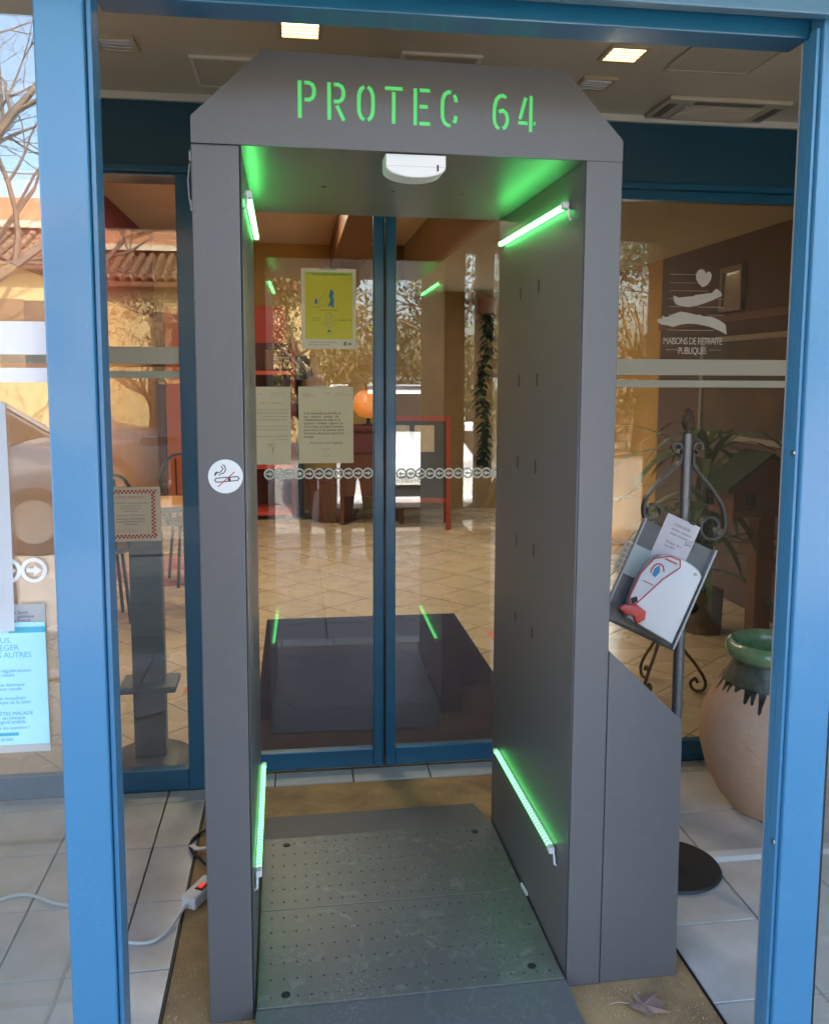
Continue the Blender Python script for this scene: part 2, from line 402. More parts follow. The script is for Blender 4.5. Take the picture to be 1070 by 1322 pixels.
B('wall_panel', OCHRE, rw, 3.2, 3.4, 4.9, 5.95, -.08, 3.2)
B('wall_panel', OCHRE, rw, 3.2, 3.4, 7.9, 8.0, -.08, 3.2)
B('wall_panel', OCHRE, rw, 3.2, 3.4, 5.95, 7.9, 2.5, 3.2)
B('dado_rail', mat('plum_trim', (.19, .12, .105), .6), rw, 3.18, 3.2, 1.45, 4.9, 1.93, 1.98)
gw = thing('garden_window', 'tall glazed garden window in the right lobby wall', 'window', (3.3, 6.925, 0))
for y0, y1 in ((-.975, -.915), (-.03, .03), (.915, .975)): B('stile', WHITEP, gw, -.04, .04, y0, y1, 0, 2.5)
B('rail', WHITEP, gw, -.04, .04, -.915, .915, 0, .06); B('rail', WHITEP, gw, -.04, .04, -.915, .915, 2.44, 2.5)
for a, b in ((-.915, -.03), (.03, .915)): B('pane', GLASS, gw, -.004, .004, a, b, .06, 2.44)
struct(B('lobby_ceiling', CREAM, None, -1.5, 1.45, 1.52, 8.0, 3.0, 3.1))
struct(B('lobby_dropped_ceiling', mat('olive_ceiling', (.42, .36, .25), .8, var=.2, vscale=2), None, 1.45, 3.2, 1.425, 8.0, 2.5, 3.1))
struct(B('ceiling_beam', BROWN, None, .62, .92, 1.53, 7.99, 2.72, 2.998))
bp = thing('colour_panel_wall', 'row of red, orange and maroon upright panels on the back wall', 'wall panel', (0, 7.97, 0))
for a, b, m in ((-1.28, -1.2, BROWN), (-1.19, -1.01, ORANGE), (-1.0, -.72, MAROON), (-.71, -.4, BROWN), (-.39, .12, REDB)):
    B('panel', m, bp, a, b, -.03-.02*random.random(), .025, 0.1, 2.3, bev=.004)

# ================================================================== OUTER ENTRANCE FRAME
ef = thing('entrance_frame', 'light blue metal entrance frame round the open outer doorway', 'door frame', (.55, -.31, 0))
def post(x0, x1, y0, y1, z1):
    mb = MB().box(x0, x1, y0, y1, -.07, z1, bev=.004)
    return mb
post(-.215, -.132, -.36, -.262, 2.62).build('post', BLUE, ef, world=True)
B('post_bead', BLUE, ef, -.131, -.122, -.345, -.3, -.07, 2.24, bev=.002, world=True)
B('post_bead', BLUE, ef, -.131, -.126, -.285, -.264, -.07, 2.24, bev=.002, world=True)
B('gasket', BLACK, ef, -.221, -.2155, -.324, -.308, -.0, 2.3, world=True)
B('gasket', BLACK, ef, -.1315, -.1285, -.297, -.288, -.0, 2.24, world=True)
post(1.252, 1.345, -.328, -.262, 2.62).build('post', BLUE, ef, world=True)
B('post_bead', BLUE, ef, 1.243, 1.251, -.318, -.29, -.07, 2.24, bev=.002, world=True)
B('post_bead', BLUE, ef, 1.247, 1.251, -.282, -.264, -.07, 2.24, bev=.002, world=True)
B('gasket', BLACK, ef, 1.3455, 1.351, -.324, -.308, 0, 2.3, world=True)
B('gasket', mat('grey_gasket', (.3, .3, .3), .6), ef, 1.2475, 1.2515, -.2615, -.258, 0, 2.24, world=True)
B('header', mat('pale_blue_header', (.08, .19, .28), .35, var=.3, coat=.2), ef, -.131, 1.4, -.36, -.335, 2.247, 2.62, bev=.003, world=True)
B('header_lip', STEEL, ef, -.131, 1.251, -.334, -.322, 2.252, 2.27, world=True)
B('door_track', BLACKM, ef, -.131, 1.251, -.32, -.285, 2.285, 2.62, world=True)
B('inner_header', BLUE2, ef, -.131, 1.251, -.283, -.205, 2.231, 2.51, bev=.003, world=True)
for x0, x1 in ((-1.06, -.2155), (1.3455, 2.26)):
    B('top_rail', BLUE, ef, x0, x1, -.35, -.27, 2.3, 2.62, bev=.003, world=True)
    B('bottom_rail', BLUE, ef, x0, x1, -.35, -.27, -.07, -.015, bev=.003, world=True)
    B('outer_header', BLUE, ef, x0, x1, -.269, -.205, 2.40, 2.51, bev=.003, world=True)
for z in (.55, 1.4): MB().tube([(1.2425, -.312, z), (1.239, -.312, z)], .006, 10).build('screw_cap', STEEL, ef, world=True)

def panel(name, label, x0, x1, z0, z1, y, m=GLASS_OUT):
    t = thing(name, label, 'glass panel', ((x0+x1)/2, y, z0))
    B('pane', m, t, x0, x1, y-.004, y+.004, z0, z1, world=True)
    return t
gl = panel('fixed_glass_panel', 'fixed glass panel left of the doorway with posters and two white stripes', -1.055, -.2165, -.012, 2.298, -.316)
gr = panel('fixed_glass_panel', 'fixed glass panel right of the doorway without posters', 1.3465, 2.255, -.012, 2.298, -.316)
WSTR = vinyl_mat('white_vinyl_stripe', (.76, .72, .70), .93)
for t, x0, x1 in ((gl, -1.05, -.2215), (gr, 1.352, 2.25)):
    flat('vinyl_stripe', WSTR, t, [rect(x0, x1, 1.591, 1.65)], -.3205, world=True)
    flat('vinyl_stripe', WSTR, t, [rect(x0, x1, 1.541, 1.567)], -.3205, world=True)

# arrow-in-ring safety stickers
def arrow_polys(c, z, r, d):
    """ring broken behind the arrow, pointing along d"""
    ring_o = arc(c, z, r, r, 0 if d > 0 else 180, (0 if d > 0 else 180)+360, 28)[:-1]; ring_i = [(c+(a-c)*.70, z+(b-z)*.70) for a, b in ring_o]
    ar = [(c-d*r*.55, z+r*.16), (c+d*r*.02, z+r*.16), (c+d*r*.02, z+r*.45), (c+d*r*.6, z), (c+d*r*.02, z-r*.45), (c+d*r*.02, z-r*.16), (c-d*r*.55, z-r*.16)]
    return ring_o, ring_i, ar
def arrow_sticker(parent, c, z, r, d, y, m, first=[{}]):
    key = (d, r, m.name)
    if key not in first[0]:
        o_, i_, a_ = arrow_polys(0, 0, r, d); mb = MB(); n = len(o_)
        for k in range(n):
            k2 = (k+1) % n; mb.prism([o_[k], o_[k2], i_[k2], i_[k]], -.0004, 0, 'y')
        mb.prism(a_, -.0004, 0, 'y')
        o = mb.build('arrow_sticker', m, parent); first[0][key] = o
    else:
        o = first[0][key].copy(); COL.objects.link(o); o.parent = parent
    o.location = ROOTM[parent].inverted() @ Vector((c, y, z))
for k in range(8): arrow_sticker(gl, -.262-.045*k, 1.194, .0235, 1, -.3205, IVORY)

# ================================================================== INNER GLAZING
fa = thing('door_fascia', 'dark blue fascia box with white top trim above the inner doors', 'fascia', (.6, 1.24, 2.25))
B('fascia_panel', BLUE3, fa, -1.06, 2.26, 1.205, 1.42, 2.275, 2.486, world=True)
B('lower_ledge', BLUE2, fa, -1.06, 2.26, 1.196, 1.42, 2.252, 2.274, bev=.003, world=True)
B('top_trim', mat('white_trim', (.72, .68, .6), .5), fa, -1.06, 2.26, 1.19, 1.42, 2.487, 2.511, world=True)

def sidelight(label, x0, x1, stl, str_, ztop):
    t = thing('sidelight', label, 'glass panel', ((x0+x1)/2, 1.245, 0))
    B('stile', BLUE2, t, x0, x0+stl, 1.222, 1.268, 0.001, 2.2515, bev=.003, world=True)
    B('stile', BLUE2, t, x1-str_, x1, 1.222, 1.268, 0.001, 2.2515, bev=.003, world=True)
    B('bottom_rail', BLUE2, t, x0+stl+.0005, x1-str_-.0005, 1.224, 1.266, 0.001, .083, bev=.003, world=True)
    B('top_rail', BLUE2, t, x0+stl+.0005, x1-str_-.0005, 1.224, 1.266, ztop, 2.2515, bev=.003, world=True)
    B('pane', GLASS, t, x0+stl, x1-str_, 1.241, 1.249, .083, ztop, world=True)
    return t
sl = sidelight('narrow glass sidelight with two frosted stripes, checkered notice and black stand behind', -1.055, -.112, .03, .075, 2.244)
sr = sidelight('wide glass sidelight with heart and hands emblem and two frosted stripes', 1.22, 2.255, .06, .05, 2.215)
flat('vinyl_stripe', FROST, sl, [rect(-1.02, -.19, 1.591, 1.652)], 1.2405, world=True)
flat('vinyl_stripe', FROST, sl, [rect(-1.02, -.19, 1.541, 1.566)], 1.2405, world=True)
flat('vinyl_stripe', FROST, sr, [rect(1.285, 2.2, 1.56, 1.621)], 1.2405, world=True)
flat('vinyl_stripe', FROST, sr, [rect(1.285, 2.2, 1.513, 1.54)], 1.2405, world=True)
# emblem: heart over two hands on ruled lines
def EP(px, py):   # emblem design grid (pixels of the artwork) to metres on the pane
    return (1.601+(px-55)*.000582, 1.778-(py-475)*.000552)
heart = [EP(*p) for p in ((360,258),(335,235),(315,205),(311,175),(325,145),(350,132),(372,145),(380,165),(395,150),(412,152),(422,175),(418,205),(400,235),(378,252))]
hand1 = [EP(*p) for p in ((160,318),(200,332),(255,325),(300,322),(310,314),(370,304),(430,296),(445,278),(462,266),(480,280),(495,292),(500,315),(470,330),(430,348),(380,368),(330,386),(270,397),(215,390),(180,378),(163,350))]
hand2 = [EP(*p) for p in ((55,490),(65,478),(85,482),(90,458),(103,465),(120,468),(160,448),(215,428),(260,434),(330,450),(345,446),(372,458),(430,460),(490,485),(535,515),(545,585),(490,556),(420,530),(330,512),(270,510),(215,518),(165,535),(120,522),(80,518),(70,505),(60,510))]
flat('heart_emblem', IVORY, sr, [heart], 1.2405, world=True); flat('hand_emblem', IVORY, sr, [hand1], 1.2405, world=True); flat('hand_emblem', IVORY, sr, [hand2], 1.2405, world=True)
LINEV = vinyl_mat('thin_line_vinyl', (.5, .46, .4), .7)
mb = MB()
for py_, a, b in ((173,135,308),(230,135,318),(285,132,405),(340,132,160),(340,470,520),(395,132,215),(395,330,518),(449,132,160),(449,400,517),(556,125,450),(692,120,205),(692,420,510)):
    p0 = EP(a, py_); p1 = EP(b, py_); mb.prism(rect(p0[0], p1[0], p0[1]-.0014, p0[1]+.0014), 1.2400, 1.2404, 'y')
mb.build('ruled_lines', LINEV, sr, world=True)['kind'] = 'stuff'
V, F = text_mesh([('MAISONS DE RETRAITE', 1.748, 1.679, .038, 'CENTER', .86), ('PUBLIQUES', 1.748, 1.642, .038, 'CENTER', .86)], 1.2402)
me = bpy.data.meshes.new('emblem_lettering'); me.from_pydata([(1.748+(v[0]-1.748)*.70, v[1], v[2]) for v in V], [], F); me.transform(ROOTM[sr].inverted()); link('emblem_lettering', me, IVORY, sr)['kind'] = 'stuff'

def leaf(label, x0, x1, meet):
    t = thing('sliding_door', label, 'door', ((x0+x1)/2, 1.33, 0))
    wl, wr = (.05, .041) if meet == 'r' else (.041, .05)
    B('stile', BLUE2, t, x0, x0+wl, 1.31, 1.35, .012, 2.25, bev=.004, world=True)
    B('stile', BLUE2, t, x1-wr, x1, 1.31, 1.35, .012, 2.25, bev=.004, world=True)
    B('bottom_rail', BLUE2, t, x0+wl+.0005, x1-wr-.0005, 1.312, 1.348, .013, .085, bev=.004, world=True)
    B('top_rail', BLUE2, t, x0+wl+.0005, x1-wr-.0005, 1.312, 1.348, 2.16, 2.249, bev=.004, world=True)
    B('pane', GLASS, t, x0+wl, x1-wr, 1.327, 1.333, .085, 2.16, world=True)
    gx = x1-.001 if meet == 'r' else x0+.001
    B('brush_seal', BLACK, t, gx-.0015, gx+.0015, 1.3, 1.309, .02, 2.2, world=True)
    return t
dl = leaf('left sliding door leaf with yellow poster and two letters on its glass', -.16, .556, 'r')
dr = leaf('right sliding door leaf with a row of left-pointing ring arrows', .5595, 1.275, 'l')
for k in range(11): arrow_sticker(dl, .494-.0372*k, 1.181, .021, 1, 1.3265, IVORY)
for k in range(16): arrow_sticker(dr, .624+.0372*k, 1.177, .021, -1, 1.3265, IVORY)

# ================================================================== DISINFECTION GATE
g = thing('disinfection_gate', 'dark grey walk-through disinfection gate lettered PROTEC 64 with green light tubes', 'gate', (0, 0, 0), R(.787))
XI0, XI1, GW, ZL, GD = .1097, .8877, .980, 2.0536, .80
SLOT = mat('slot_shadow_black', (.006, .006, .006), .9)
B('side_post', GATE, g, .003, XI0-.004, 0, GD, .001, ZL-.002, bev=.003)
B('side_post', GATE, g, XI1+.004, GW, 0, GD, .001, ZL-.002, bev=.003)
def slot_holes():
    hs = []
    for z in (1.80, 1.545, 1.302, 1.065, .826):
        for y, dz in ((.352, .0), (.535, -.004)): hs.append(rect(y-.006, y+.006, z+dz-.018, z+dz+.018))
    return hs
for xa, xb in ((XI0-.002, XI0), (XI1, XI1+.002)):
    plate('inner_panel', GATE, g, rect(.001, GD-.001, .002, ZL-.004), slot_holes(), xa, xb, 'x')
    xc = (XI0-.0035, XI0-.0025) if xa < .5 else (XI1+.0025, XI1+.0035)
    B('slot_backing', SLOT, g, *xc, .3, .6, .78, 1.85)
OUT = [(.004, ZL), (.004, 2.109), (.158, 2.254), (.838, 2.246), (.979, 2.098), (.979, ZL-.003)]
# stencil letters
def letters():
    hs = []; H, W, S = .080, .040, .0088
    def put(ox, oz, strokes):
        for st in strokes: hs.append(stroke([(ox+a*W, oz+b*H) for a, b in st], S))
    s2 = .11
    glyph = {
     'P': [[(s2,0),(s2,1)], [(.36,.945),(.62,.945),(.80,.90),(.89,.80),(.89,.66),(.80,.55),(.62,.50),(.36,.50)]],
     'R': [[(s2,0),(s2,1)], [(.36,.945),(.62,.945),(.80,.90),(.89,.80),(.89,.66),(.80,.55),(.62,.50),(.36,.50)], [(.52,.40),(.92,0)]],
     'O': [[(.42,.94),(.24,.88),(.13,.74),(.11,.5),(.13,.26),(.24,.12),(.42,.06)], [(.60,.06),(.77,.12),(.88,.26),(.90,.5),(.88,.74),(.77,.88),(.60,.94)]],
     'T': [[(0,.945),(1,.945)], [(.5,.86),(.5,0)]],
     'E': [[(s2,0),(s2,1)], [(.34,.945),(.94,.945)], [(.34,.51),(.82,.51)], [(.34,.055),(.96,.055)]],
     'C': [[(.62,.945),(.42,.945),(.24,.88),(.13,.74),(.11,.5),(.13,.26),(.24,.12),(.42,.055),(.60,.055)], [(.76,.12),(.86,.2),(.89,.32)], [(.76,.88),(.86,.8),(.89,.68)]],
     '6': [[(.80,.9),(.6,.955),(.40,.93),(.22,.83),(.12,.62),(.11,.36),(.15,.2),(.28,.09),(.42,.05)], [(.60,.05),(.76,.10),(.87,.22),(.88,.36),(.80,.48),(.62,.55),(.36,.5)]],
     '4': [[(.74,0),(.74,1)], [(.44,.95),(.10,.34)], [(.0,.245),(.58,.245)], [(.89,.245),(1.04,.245)]],
    }
    for ch, px in (('P', .233), ('R', .297), ('O', .362), ('T', .424), ('E', .488), ('C', .549), ('6', .668), ('4', .728)):
        put(px, 2.1145-(px-.233)*.0135, glyph[ch])
    return hs
plate('header_face', GATE, g, OUT, letters(), 0, .0025)
LETTER = mat('backlit_green_acrylic', (.08, .35, .12), .5, emit=(.06, .62, .12), estr=.07)
B('letter_backlight', LETTER, g, .2, .8, .0032, .0052, 2.085, 2.215)
MB().prism(OUT, .006, GD, 'y', bev=.002).build('header_body', GATE, g)
for x, y in ((.307, .395), (.495, .422), (.685, .42)):
    MB().tube([(x, y, ZL-.0022), (x, y, ZL+.01)], .0055, 14).build('spray_nozzle', BLACK, g)
# presence sensor
mb = MB(); pts = [(.426, 2.0475), (.426, 2.022)] + [(.494+.068*math.sin(R(a)), 2.021-.024*math.cos(R(a))) for a in range(-80, 81, 10)] + [(.562, 2.022), (.562, 2.0475)]
SENS = mb.prism([(a, b-.0) for a, b in pts], -.004, .07, 'y', bev=.004).build('presence_sensor', WHITEP, g)
B('sensor_slot', BLACK, SENS, .541, .545, -.0052, -.002, 2.012, 2.026)
flat('sensor_seam', mat('grey_line', (.4, .4, .4), .6), SENS, [rect(.430, .558, 2.0205, 2.0212)], -.0042)
# light tubes
def led_mat(nm, strg):
    m = mat(nm, (.1, .6, .15), .4, emit=(.05, 1, .14), estr=strg)
    n = m.node_tree.nodes; l = m.node_tree.links; b = n['Principled BSDF']
    tc = n.new('ShaderNodeTexCoord'); wv = n.new('ShaderNodeTexWave'); wv.bands_direction = 'Y'; wv.inputs['Scale'].default_value = 19; l.new(tc.outputs['Object'], wv.inputs[0])
    rp = n.new('ShaderNodeValToRGB'); rp.color_ramp.elements[0].color = (.03, .75, .09, 1); rp.color_ramp.elements[1].color = (.30, 1.25, .40, 1); rp.color_ramp.elements[0].position = .55
    l.new(wv.outputs[1], rp.inputs[0]); l.new(rp.outputs[0], b.inputs['Emission Color'])
    return m
LEDU = led_mat('green_led_tube_bright', 2.3); LEDD = led_mat('green_led_tube_dim', .5)
def led(x, y0, y1, z, m, s):
    t = MB().tube([(x, y0, z), (x, y1, z)], .0065, 12).build('light_tube', m, g, smooth=True)
    B('end_cap', WHITEP, t, x-.008, x+.008, y0-.024, y0-.0005, z-.0085, z+.0085, bev=.003)
    B('end_cap', WHITEP, t, x-.008, x+.008, y1+.0005, y1+.014, z-.0085, z+.0085, bev=.003)
    B('mounting_rail', WHITEP, t, *sorted((x-s*.011, x-s*.007)), y0, y1, z-.006, z+.006)
    MB().tube([(x-s*.004, y0-.018, z), (x-s*.004, y0-.03, z-.012), (x-s*.004, y0-.033, z-.03), (x-s*.010, y0-.03, z-.036)], .003, 6).build('lead_wire', WHITEP, t)
led(XI1-.011, .118, .735, 1.968, LEDU, -1); led(XI1-.011, .115, .70, .318, LEDD, -1)
led(XI0+.011, .118, .735, 1.968, LEDU, 1); led(XI0+.011, .115, .70, .318, LEDD, 1)
# platform
B('platform_base', SLOT, g, XI0+.012, XI1-.012, -.008, .755, .002, .030)
def dots(y0, y1):
    hs = []; n = 22; rows = 6
    for j in range(rows):
        for i in range(n):
            x = .146+i*(.708/(n-1)); y = y0+.036+j*((y1-y0-.072)/(rows-1))
            hs.append([(x+(.0034)*math.cos(2*PI*k/6), y+(.0034)*math.sin(2*PI*k/6)) for k in range(6)])
    return hs
for y0, y1, sk in ((-.015, .3715, 0), (.3735, .760, 1)):
    plate('tread_plate', PLAT, g, rect(XI0+.006, XI1-.006, y0, y1), [h for h in dots(y0, y1) if not any(abs(h[0][0]-px) < .016 and abs(h[0][1]-py_) < .016 for px, py_ in ((.189,.717),(.812,.715),(.812,.042),(.184,.026)))], .0335, .0375, 'z')
    B('tread_edge', mat('worn_edge_grey', (.20, .205, .20), .4, var=.8, vscale=30), g, XI0+.006, XI1-.006, y0+.0002, y0+.0042, .0375, .0381)
for x, y in ((.189, .717), (.812, .715), (.812, .042), (.184, .026)):
    MB().lathe([(0, .0405), (.006, .0408), (.0105, .0395), (.0115, .0376)], (x, y, 0), 20).build('rubber_plug', BLACK, g, smooth=True)
RAMP = dusty('ramp_grey', (.10, .102, .105), (.34, .35, .34), .5)
bm = MB(); a, b = XI0+.004, XI1-.004
def wedge(p): 
    mb = MB(); vs = [mb.bm.verts.new(q) for q in p]
    for f in ((0,1,2,3),(4,7,6,5),(0,4,5,1),(1,5,6,2),(2,6,7,3),(3,7,4,0)): mb.bm.faces.new([vs[i] for i in f])
    bmesh.ops.recalc_face_normals(mb.bm, faces=mb.bm.faces); return mb
wedge([(a,-.018,.0365),(b,-.018,.0365),(b+.012,-.235,.005),(a-.012,-.235,.005),(a,-.018,.001),(b,-.018,.001),(b+.012,-.235,.001),(a-.012,-.235,.001)]).build('ramp', RAMP, g)
wedge([(a,.762,.0365),(b,.762,.0365),(b-.022,.965,.006),(a+.004,.965,.006),(a,.762,.001),(b,.762,.001),(b-.022,.965,.001),(a+.004,.965,.001)]).build('ramp', RAMP, g)
MB().obox((XI1-.006, .36, .046), (.006, .05, .012), Matrix.Rotation(R(4), 3, 'Z'), .001).build('white_clip', WHITEP, g)
# pump housing
MB().prism([(GW+.002, .001), (GW+.002, .882), (1.181, .690), (1.190, .001)], .002, .46, 'y', bev=.0025).build('pump_housing', GATE, g)
LATCH = mat('dull_zinc', (.28, .28, .27), .5, metal=.8)
# toggle latches on both flanks
for x, s in ((.003, -1), (GW, 1)):
    lt = MB().obox((x+s*.004, .05, 2.035), (.008, .024, .024), Matrix.Identity(3), .002).build('toggle_latch', LATCH, g)
    MB().tube([(x+s*.006, .05, 2.02), (x+s*.011, .05, 1.985), (x+s*.009, .05, 1.95), (x+s*.005, .05, 1.925)], .003, 8).build('latch_lever', LATCH, lt)
    B('latch_hook', LATCH, lt, *sorted((x+s*.001, x+s*.007)), .035, .065, 1.915, 1.94, bev=.002)
# no-smoking sticker
st = flat('no_smoking_sticker', PAPER, g, [disc(.064, 1.328, .0385, 40)], -.0006)
def SP(px, py_): return (.064+(px-916)*.000535, 1.328-(py_-365)*.000535)
K = .0022
ink = [stroke([SP(878,372),(SP(968,366))], K), stroke([SP(878,389), SP(966,383)], K), stroke([SP(878,372), SP(871,380), SP(878,389)], K), stroke([SP(966,366), SP(972,374), SP(965,384)], K), stroke([SP(930,368), SP(932,386)], .006),
       stroke([SP(872,362), SP(880,350), SP(898,345), SP(906,332), SP(898,320)], K), stroke([SP(888,360), SP(896,354), SP(910,350), SP(917,336), SP(912,318), SP(904,316)], K), stroke([SP(872,362), SP(873,352), SP(882,344)], K)]
flat('cigarette_print', INK, st, ink, -.0011); flat('red_slash', REDP, st, [stroke([SP(884,408), SP(954,346)], .0022)], -.0016)

# ================================================================== MATS, CABLES, LEAF
COIR = mat('coir_fibre', (.70, .45, .20), .95, var=.95, vscale=5, vcol=(.32, .21, .11), bump=.9, bscale=420, detail=9)
mt = tag(MB().box(-.112, 1.232, -.258, 1.208, -.012, -.0005).build('coir_doormat', COIR, None), 'large brown coir doormat sunk in the tiled floor under the gate', 'doormat')
# short fibres standing out of the mat give it a real pile
fb = MB(); 
for k in range(22000):
    x, y = random.uniform(-.108, 1.228), random.uniform(-.25, 1.2)
    if .13 < x < .86 and -.05 < y < .93: continue
    a = random.uniform(0, 6.28); t = random.uniform(0, .9); l = random.uniform(.006, .014)
    d = Vector((math.cos(a)*math.sin(t), math.sin(a)*math.sin(t), math.cos(t)*.45))*l; n = Vector((-math.sin(a), math.cos(a), 0))*.0008
    p = Vector((x, y, -.001)); fb.bm.faces.new([fb.bm.verts.new(q) for q in (p-n, p+n, p+d+n*.4, p+d-n*.4)])
fo = fb.build('coir_pile', mat('coir_pile_fibre', (.72, .48, .23), .9, var=.8, vscale=6, vcol=(.5, .34, .18)), mt); fo['kind'] = 'stuff'

def spline(pts, n=8):
    pts = [Vector(p) for p in pts]; out = []
    for i in range(len(pts)-1):
        p0, p1, p2, p3 = pts[max(i-1, 0)], pts[i], pts[i+1], pts[min(i+2, len(pts)-1)]
        for k in range(n):
            t = k/n; out.append(.5*((2*p1)+(p2-p0)*t+(2*p0-5*p1+4*p2-p3)*t*t+(3*p1-p0-3*p2+p3)*t**3))
    return out+[pts[-1]]
CABW = mat('white_cable_pvc', (.72, .73, .74), .4)
ec = thing('extension_lead', 'white extension lead with a red-switched socket block beside the gate', 'cable', (-.09, .43, 0))
MB().tube(spline([(-1.0, .62, .006), (-.8, .50, .006), (-.62, .60, .006), (-.5, .545, .006), (-.42, .50, .006), (-.33, .345, .006), (-.26, .335, .006), (-.19, .325, .006), (-.145, .365, .010), (-.120, .43, .018), (-.105, .46, .022)]), .0048, 8).build('cord', CABW, ec, smooth=True, world=True)
rotE = Matrix.Rotation(R(62), 3, 'Z')
sb = MB().obox((-.075, .515, .024), (.12, .05, .038), rotE, .006).build('socket_block', CABW, ec, world=True)
MB().obox((-.068, .512, .0435), (.036, .026, .004), rotE, .001).build('switch_bezel', BLACK, sb, world=True)
MB().obox((-.068, .512, .0475), (.024, .015, .006), rotE, .002).build('red_switch', mat('lit_red_switch', (.6, .03, .02), .3, emit=(1, .06, .03), estr=.06), sb, world=True)
MB().lathe([(0, .0), (.014, 0), (.014, .001), (0, .001)], (-.095, .468, .043), 18).build('socket_face', PAPER, sb, world=True)
bc = thing('black_power_cable', 'thin black cable looping out beside the gate, tied with a white tag', 'cable', (-.1, .8, 0))
MB().tube(spline([(.005, .935, .012), (-.06, .925, .01), (-.115, .885, .008), (-.137, .825, .008), (-.125, .77, .01), (-.09, .71, .012), (-.045, .64, .012), (.0, .56, .02)]), .005, 8).build('cord', BLACK, bc, smooth=True, world=True)
MB().obox((-.122, .79, .014), (.034, .016, .004), Matrix.Rotation(R(-50), 3, 'Z')).build('cable_tag', PAPER, bc, world=True)
MB().obox((-.098, .775, .016), (.036, .012, .004), Matrix.Rotation(R(10), 3, 'Z')).build('cable_tag', PAPER, bc, world=True)
tag(MB().prism([(-.03, 0), (.03, 0), (.018, .011), (-.018, .011)], 1.18, 2.25, 'x').build('cable_cover', WHITEP, None), 'white plastic cable cover strip running across the right-hand tiles', 'cable cover').location = (0, .535, .0005)

# curled dry plane leaf on the mat
lfp = [(0,0),(.02,.012),(.015,.035),(.04,.03),(.07,.045),(.062,.022),(.085,.012),(.07,-.004),(.088,-.03),(.055,-.022),(.04,-.045),(.03,-.02),(.008,-.018)]
mb = MB(); c0 = mb.bm.verts.new((.04, 0, .012)); vs = [mb.bm.verts.new((a*1.15, b*1.05, .004+.022*((a-.04)**2+b*b)/.003*random.uniform(.5, 1))) for a, b in lfp]
for i in range(len(vs)): mb.bm.faces.new((c0, vs[i], vs[(i+1) % len(vs)]))
bmesh.ops.solidify(mb.bm, geom=mb.bm.faces[:], thickness=.0008)
dlf = thing('dry_leaf', 'curled dry brown plane leaf lying on the coir mat', 'leaf', (1.02, -.075, .002), R(-15))
LEAFM = mat('dry_leaf_brown', (.46, .29, .22), .7, var=.7, vscale=40, vcol=(.62, .46, .38))
mb.build('blade', LEAFM, dlf, smooth=True)
MB().tube([(.005, 0, .01), (-.02, .004, .008), (-.045, -.004, .006)], .0012, 6).build('leaf_stalk', LEAFM, dlf)

# ================================================================== POSTERS AND NOTICES
def sheet(name, label, cat, x0, x1, z0, z1, y, m=PAPER, curl=0, tilt=0):
    t = thing(name, label, cat, ((x0+x1)/2, y, z0)); w_, h_ = (x1-x0)/2, z1-z0
    t.rotation_euler = (0, R(tilt), 0)
    mb = MB(); n = 8; rows = []
    for i in range(n+1):
        f = i/n; yy = -.0012-curl*(1-f)**3
        rows.append([mb.bm.verts.new((sx*w_, yy-(.0008*math.sin(f*5+sx)), f*h_)) for sx in (-1, -.33, .33, 1)])
    for a, b in zip(rows, rows[1:]):
        for k in range(3): mb.bm.faces.new((a[k], a[k+1], b[k+1], b[k]))
    bmesh.ops.solidify(mb.bm, geom=mb.bm.faces[:], thickness=.0003)
    mb.build('sheet', m, t, smooth=True)
    return t
TP = -.0032     # print lies just proud of a sheet
YEL = mat('yellow_poster_print', (.80, .64, .05), .55, var=.15, vscale=5)
YEL2 = mat('lime_poster_print', (.52, .58, .06), .55)
CYAN = mat('blue_poster_ink', (.05, .22, .42), .6)
po = sheet('hygiene_poster', 'yellow hand-hygiene poster with white border on the sliding door', 'poster', .247, .450, 1.653, 1.949, 1.3255)
flat('yellow_field', YEL, po, [rect(-.088, .089, .036, .268)], TP); flat('lime_band', YEL2, po, [rect(-.088, .089, .269, .282)], TP)
for r_ in [[(-.004,.155),(.008,.16),(.018,.15),(.020,.175),(.016,.195),(.02,.205),(.01,.222),(.004,.21),(.0,.195),(.006,.18)], [(-.052,.165),(-.042,.165),(-.042,.180),(-.047,.186),(-.052,.180)], [(-.008,.062),(.012,.062),(.004,.068),(.003,.074)]]: flat('blue_drawing', CYAN, po, [r_], TP-.0004)
text('printed_text', [('COVID-19', -.06, .271, .009, 'LEFT'), ('ALERTE CORONAVIRUS', -.022, .271, .0085, 'LEFT'), ('Lavez-vous les mains', .0, .140, .0085, 'CENTER'), ('ou utilisez', .0, .130, .007, 'CENTER'), ('fréquemment', -.048, .152, .006, 'CENTER'), ('avec du savon', -.048, .112, .006, 'CENTER'), ('et de l\'eau', -.048, .104, .006, 'CENTER'), ('pendant 30 s', .06, .104, .009, 'CENTER'), ('bien rincer', .004, .054, .006, 'CENTER'), ('Protégez votre santé et celle des autres', -.075, .022, .0065, 'LEFT'), ('www.sante.gouv.fr  0 800 130 000', -.075, .013, .0055, 'LEFT')], INK, po, TP-.0006)
mb = MB()
for k in range(5):
    a = 2*PI*k/5; mb.prism(stroke([(.004+.02*math.cos(a), .102+.02*math.sin(a)), (.004+.02*math.cos(a+2.5), .102+.02*math.sin(a+2.5))], .001), TP-.0006, TP-.0002, 'y')
cir = arc(.004, .102, .023, .023, 0, 360, 24); mb.prism(stroke(cir[:13], .0012), TP-.0006, TP-.0002, 'y'); mb.prism(stroke(cir[12:], .0012), TP-.0006, TP-.0002, 'y')
